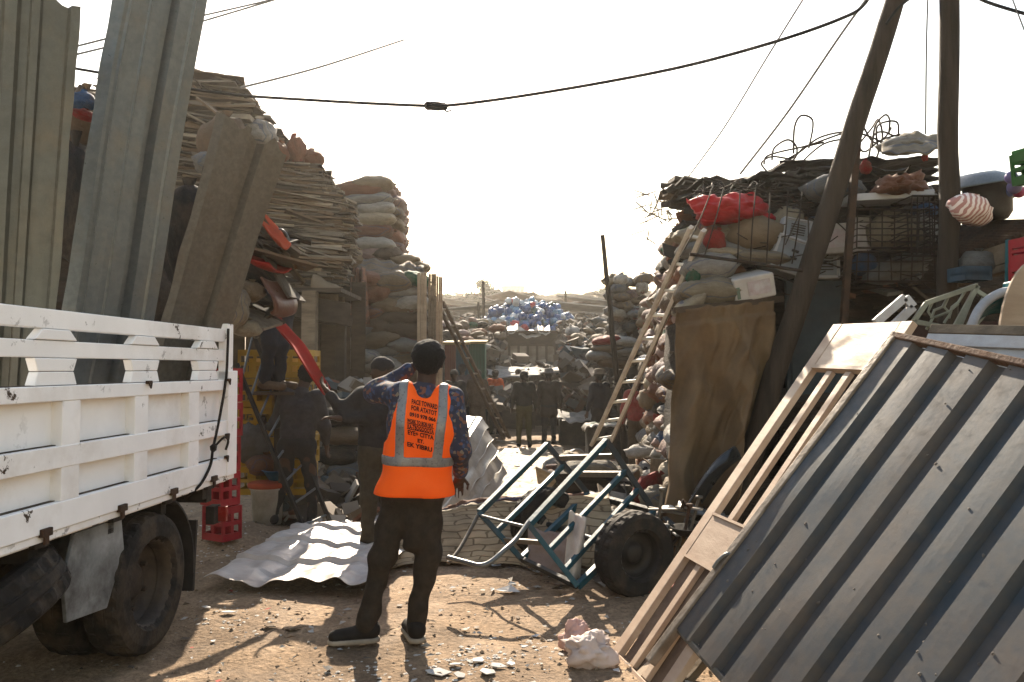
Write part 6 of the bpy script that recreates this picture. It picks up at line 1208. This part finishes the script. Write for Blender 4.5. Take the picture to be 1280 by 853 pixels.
cable([(1108, 30, 6.3), (1125, 8, 6.3), (1150, -10, 6.3), (1180, -30, 6.2)], .012, 'thick cable loop leaving the leaning pole top'); cable([(1200, -16, 6), (1232, 2, 5.8), (1290, 20, 5.4)], .012, 'thick cable at the top right corner'); cable([(1262, -10, 5.6), (1285, 50, 5.4)], .006, 'thin cable crossing at the top right corner')
cable([(1160, -10, 6.7), (1158, 60, 6.7), (1157, 168, 6.7)], .007, 'thin cable hanging straight down between the two big poles'); cable([(1086, -5, 6.4), (1050, 45, 6.6), (985, 140, 7.0), (925, 218, 7.3)], .010, 'thin cable sloping from the leaning pole to the right pile'); cable([(1006, -4, 7.2), (960, 70, 7.8), (905, 160, 8.6), (860, 222, 9.4)], .009, 'very thin pale wire crossing the sky right of centre')
cable([(300, 110, 9), (400, 84, 10), (505, 50, 12)], .013, 'thin cable rising from the board stack top'); cable([(80, 62, 9), (200, 32, 10), (330, 2, 11), (360, -8, 11)], .012, 'upper thin cable at the top left'); cable([(80, 72, 9), (200, 42, 10), (350, -2, 11)], .012, 'lower thin cable at the top left')
# ---------------------------------------------------------------- people
def cl(name, c, c2=None, **k): return M(name, c, c2, rough=.9, scale=k.pop('scale', 20), bump=.25, dirt=k.pop('dirt', .25), vary=.04, **k)
# patterned shirt: small bright leaf patches on navy
PAT = bpy.data.materials.new('patterned_shirt'); PAT.use_nodes = True; n_ = PAT.node_tree; bs = n_.nodes['Principled BSDF']; tc = n_.nodes.new('ShaderNodeTexCoord'); vo = n_.nodes.new('ShaderNodeTexVoronoi'); vo.inputs['Scale'].default_value = 52; n_.links.new(tc.outputs['Object'], vo.inputs[0]); rp_ = n_.nodes.new('ShaderNodeValToRGB'); rp_.color_ramp.interpolation = 'CONSTANT'
els = rp_.color_ramp.elements; els[0].color = (.012, .014, .03, 1); els[1].position = .5; els[1].color = (.12, .045, .025, 1)
for p_, c_ in ((.62, (.025, .04, .09, 1)), (.75, (.13, .10, .07, 1)), (.82, (.02, .02, .035, 1))): e = els.new(p_); e.color = c_
sp = n_.nodes.new('ShaderNodeSeparateColor'); n_.links.new(vo.outputs['Color'], sp.inputs[0]); n_.links.new(sp.outputs[0], rp_.inputs[0]); n_.links.new(rp_.outputs[0], bs.inputs['Base Color']); bs.inputs['Roughness'].default_value = .9
TRB = cl('trousers_brown', (.05, .039, .028), (.034, .027, .02), dirt=.4); BLK = cl('cloth_black', (.02, .018, .019), (.028, .026, .026)); NAVY = cl('cloth_navy', (.02, .022, .035)); VEST = M('vest_orange', (.92, .115, .006), (.88, .10, .005), rough=.7, scale=6, bump=.12, dirt=.12, dirtc=(.4, .06, .01), vary=0, trans=.1, alb=1)
SHOE = M('shoe_black', (.02, .018, .016), rough=.8)
X0, Y0 = -.70, 4.58
JM_ = J0(head=(.215, .03, 1.60), face=(.02, 1, -.02), neck=(.205, .0, 1.475), sl=(.055, -.01, 1.405), sr=(.355, -.01, 1.375), el=(-.115, .16, 1.42), wl=(.105, .20, 1.565), dl=(.9, -.1, .35), er=(.405, -.03, 1.10), wr=(.395, .13, .93), dr=(-.2, .6, -.75),
         hl=(.065, 0, .87), hr=(.215, 0, .87), kl=(-.045, .03, .47), kr=(.215, .05, .47), al=(-.135, .02, .085), ar=(.145, .05, .085), tl=(-.30, -.02, .025), tr=(.085, .20, .025))
main = person('person in orange reflective vest with back turned and left elbow raised', (X0, Y0, gz(X0, Y0) + .012), 0, JM_, PAT, TRB, SHOE, True, None, .0095, fr=.0088, k_hair=.016, baggy=1.0, drop=.30)
A_ = lambda n: JM_[n]
# vest
pel = (A_('hl') + A_('hr')) / 2; ch = (A_('sl') + A_('sr')) / 2; low = pel + (ch - pel) * .18; mid = pel + (ch - pel) * .72; ssv = unit(A_('sr') - A_('sl')); hsv = unit(A_('hr') - A_('hl'))
def vest_core(P, off):
    r = 1.13
    pr = [(low - hsv * .06 - (0, 0, .05), mid - ssv * .085, .118 + off, .119 + off), (low + hsv * .06 - (0, 0, .05), mid + ssv * .085, .118 + off, .119 + off), (mid - ssv * .06, A_('sl') * .72 + ch * .28, .113 + off, .072 + off), (mid + ssv * .06, A_('sr') * .72 + ch * .28, .113 + off, .072 + off), (pel - hsv * .085 - (0, 0, .04), pel + hsv * .085 - (0, 0, .04), .128 + off, .128 + off)]
    return union(P, pr, .06) + folds(P, .007, .8)
def vest_cut(P, d):
    d = np.maximum(d, (pel[2] - .03 - .02 * P[:, 0]) - P[:, 2])
    for q in ('sl', 'sr'):
        s = -1 if q == 'sl' else 1; c = A_(q) + np.array((s * .075, 0, -.06)); Q = (P - c) * np.array((1.0, .6, .42)); d = np.maximum(d, -(np.linalg.norm(Q, axis=1) - .088))
    return np.maximum(d, -(seg(P, A_('neck') + np.array((0, .02, -.02)), A_('neck') + np.array((0, .05, .2)), .085, .12)))
lo, hi = np.array((-.25, -.35, .7)), np.array((.65, .4, 1.6))
vest = solid('vest', lambda P: vest_cut(P, vest_core(P, .014)), lo, hi, .0085, VEST, main, 2)
STRIPE = M('reflective_tape', (.30, .29, .28), (.25, .24, .235), rough=.35, metal=.3, scale=30, bump=.05, dirt=.2)
def stripes(P):
    d = vest_cut(P, vest_core(P, .0185)); x = P[:, 0] - .19; z = P[:, 2]
    slope = np.clip((1.42 - z) * .22, 0, 1)
    v1 = np.abs(x + .105 + slope * .16) - .027; v2 = np.abs(x - .122 + np.clip((1.30 - z), 0, 1) * .12) - .027; hb = np.maximum(np.abs(z - 1.035 + .10 * (x * .3)) - .027, -9)
    v = np.maximum(np.minimum(v1, v2), 1.03 - z); return np.maximum(d, np.minimum(v, hb))
solid('reflective_stripe', stripes, lo, hi, .0075, STRIPE, vest, 1)
bpy.context.view_layer.update(); dg = bpy.context.evaluated_depsgraph_get(); em = vest.evaluated_get(dg).to_mesh(); bvh = BVHTree.FromPolygons([v.co.copy() for v in em.vertices], [tuple(p.vertices) for p in em.polygons]); vest.evaluated_get(dg).to_mesh_clear()
INK = M('ink', (.03, .012, .01), rough=.8, dirt=0, bump=0, vary=0); q = MB()
def onvest(p):
    h_ = bvh.ray_cast(Vector((p.x, -1, p.z)), Vector((0, 1, 0))); return Vector((p.x, h_[0].y - .0045, p.z)) if h_[0] else None
for k, (s, sz, dx) in enumerate((('PACE TOWARD', .036, .018), ('FOR ATATOT', .035, .016), ('0910 978 066', .029, .010), ('WORK TO BOB HAT', .029, -.002), ('KA-TBOGOOOTA', .034, .0), ('EYE+ CITYA', .034, .0), ('ET.', .028, .0), ('EK YIBRU', .034, -.006))):
    v, f = text_geo(s, sz, .0012); zc = 1.345 - k * .0335; ang = -.22; w = max(abs(p.x) for p in v); pts = []
    fit = min(1, .073 / w)
    for p in v: pts.append(onvest(Vector((.193 + dx + p.x * fit, 0, zc + p.y + p.x * fit * math.tan(ang)))))
    if all(pts): q.add(pts, f)
    if k == 4:
        n = 14; bp = [onvest(Vector((.193 + dx + (-.074 + .148 * i / n), 0, zc + z_ + (-.074 + .148 * i / n) * math.tan(ang)))) for z_ in (-.004, .0, .027, .031) for i in range(n + 1)]
        if all(bp): q.add(bp, [(r * (n + 1) + i, r * (n + 1) + i + 1, (r + 1) * (n + 1) + i + 1, (r + 1) * (n + 1) + i) for r in (0, 2) for i in range(n)])
q.build('lettering', INK, vest, world_in_parent=False)
# shoe soles
def sole(P):
    d = None
    for s in 'lr':
        a = A_('a' + s); to = A_('t' + s); dr = unit((to - a) * (1, 1, 0)); e = seg(P, (a - dr * .03) * (1, 1, 0) + np.array((0, 0, .012)), to * (1, 1, 0) + np.array((0, 0, .012)), .052, .046); e = np.maximum(e, np.abs(P[:, 2] - .012) - .014); d = e if d is None else np.minimum(d, e)
    return d
solid('shoe_sole', sole, np.array((-.45, -.2, -.03)), np.array((.4, .4, .08)), .008, SOLE, main, 0)

# helper in black reaching left for the red panel
Y = 6.8; X = (468 - CX) / F * Y
p3 = person('person in black clothes and beanie reaching left to hold the red panel', (X, Y, gz(X, Y) + .01), 0, J0(head=(.06, .05, 1.545), face=(-.75, -.55, -.05), neck=(.06, .04, 1.42), sl=(-.10, -.05, 1.345), sr=(.19, .10, 1.345), el=(-.24, -.14, 1.22), wl=(-.365, -.10, 1.36), dl=(-.55, .1, .75), er=(.02, -.10, 1.16), wr=(-.24, -.22, 1.16), dr=(-.8, -.1, .1),
    hl=(-.03, -.03, .86), hr=(.12, .03, .86), kl=(-.03, -.05, .47), kr=(.12, .02, .47), al=(-.05, 0, .085), ar=(.10, .08, .085), tl=(-.15, -.18, .03), tr=(.02, -.1, .03)), BLK, cl('trousers_olive', (.07, .055, .036)), M('green_shoe', (.03, .12, .045), rough=.7), False, 'beanie', .0125, fr=.0105)
Y = 7.7; X = (372 - CX) / F * Y
person('person in dark hooded top stooping with one foot back beside the ladder', (X, Y, gz(X, Y) + .01), 0, J0(head=(.07, .08, 1.46), face=(-.35, .85, -.3), neck=(.05, .02, 1.34), sl=(-.11, -.02, 1.27), sr=(.20, -.02, 1.26), el=(-.21, .05, 1.02), wl=(-.32, .16, .95), dl=(-.5, .4, .4), er=(.27, -.02, .98), wr=(.26, .1, .80), dr=(0, .3, -.9),
    hl=(-.06, -.1, .80), hr=(.11, -.1, .80), kl=(-.10, -.02, .45), kr=(.16, -.05, .43), al=(-.22, -.05, .12), ar=(.18, -.1, .085), tl=(-.36, .08, .03), tr=(.14, .12, .03)), cl('hood_grey', (.055, .05, .052)), BLK, BLK, True, None, .013, toprad=.88, baggy=.85)
Y = 7.75; X = (344 - CX) / F * Y
person('person in dark jeans standing on the crates bending over the truck load', (X, Y, 1.36), 0, J0(head=(-.38, -.30, 1.15), face=(-.8, -.5, -.3), neck=(-.32, -.25, 1.07), sl=(-.30, -.33, 1.0), sr=(-.18, -.10, 1.08), el=(-.5, -.4, .85), er=(-.42, -.25, .85), wl=(-.6, -.5, .75), wr=(-.6, -.35, .78), dl=(-1, 0, -.2), dr=(-1, 0, -.2), hl=(-.06, -.05, .80), hr=(.08, .05, .80), kl=(-.02, -.12, .45), kr=(.06, .0, .45), al=(-.08, -.05, .085), ar=(.02, .06, .085), tl=(.12, -.16, .03), tr=(.2, -.02, .03)), NAVY, cl('jeans_dark', (.02, .024, .035)), M('tan_shoe', (.14, .09, .055)), True, None, .014)
m = MB(); m.box((X + .02, Y + .02, 1.335), (.42, .36, .03)); m.box((X + .02, Y + .05, .67), (.06, .06, 1.3)); o = m.build('trestle', WOODD, org=(X, Y, 0)); tag(o, 'dark wooden trestle under the shoes of the bending person', 'trestle')
# distant people
def far(px, pyf, Y, yaw, top, tr, label, J=None, hat=None, coat=0., hair=True, hgt=1.0, h=.018):
    X = (px - CX) / F * Y; o = person(label, (X, Y, gz(X, Y) + .01), yaw, J or J0(), top, tr, None, hair, hat, h, coat, fr=.0115); o.scale = (hgt,) * 3; return o
walk = dict(kl=(-.10, .12, .50), al=(-.11, .16, .085), tl=(-.13, .36, .05), kr=(.10, .04, .49), ar=(.11, -.20, .12), tr=(.12, -.02, .03))
OL = cl('tee_dark', (.03, .028, .022)); KH = cl('khaki', (.10, .085, .03)); CO = cl('coat_brown', (.045, .035, .027)); DJ = cl('jeans_grey', (.03, .032, .036))
far(655, 557, 16.9, .05, OL, KH, 'person in dark tee and khaki trousers walking away on the path', J0(**walk), hgt=.95)
far(686, 553, 17.2, -.1, CO, DJ, 'person in long brown jacket and cap walking away beside the tee wearer', J0(), cl('cap_grey', (.2, .18, .16)), .16, hgt=.94)
far(749, 520, 15.6, .5, NAVY, BLK, 'person in navy jacket and pale hat behind the white topped table', J0(), cl('hat_pale', (.32, .27, .22)), hgt=.95)
far(797, 565, 12.6, -.3, cl('hood_red', (.30, .06, .05)), cl('trousers_tan', (.10, .07, .045)), 'person in red hooded top standing beside the long ladder foot', J0(face=(-.3, .9, -.3)), 'beanie', hair=False, hgt=.9)
v = far(619, 530, 20.5, -.5, cl('vest_far', (.75, .11, .012)), BLK, 'distant person in orange vest behind the dark wooden ladder', J0(), hgt=.98)
far(568, 530, 17.5, .4, BLK, BLK, 'person in black standing nearest the upright timber stack', J0(), 'beanie', hair=False); far(578, 530, 19, .2, cl('shirt_mauve', (.11, .08, .08)), BLK, 'person in mauve grey top behind the black clothed one', J0(), hgt=1.05)
far(597, 535, 18.6, .1, cl('robe_brown', (.13, .085, .05)), cl('robe_brown2', (.12, .075, .045)), 'person in long brown robe left of the dark ladder', J0(), None, .55)
far(606, 530, 21.5, 1.2, cl('shirt_tan', (.16, .12, .09)), BLK, 'person in tan top facing sideways behind the brown robe', J0(), hgt=.98); far(745, 500, 19, -.4, cl('shirt_rust', (.2, .07, .05)), BLK, 'person in rusty red shirt behind the hat wearer', J0(), hgt=1.0)
far(690, 470, 25, .3, cl('shirt_blue', (.05, .07, .12)), BLK, 'distant person in blue shirt in front of the far shack', J0()); far(648, 480, 23.2, 2.6, cl('shirt_yellow', (.3, .22, .06)), BLK, 'distant person in yellow top behind the tee wearer', J0())
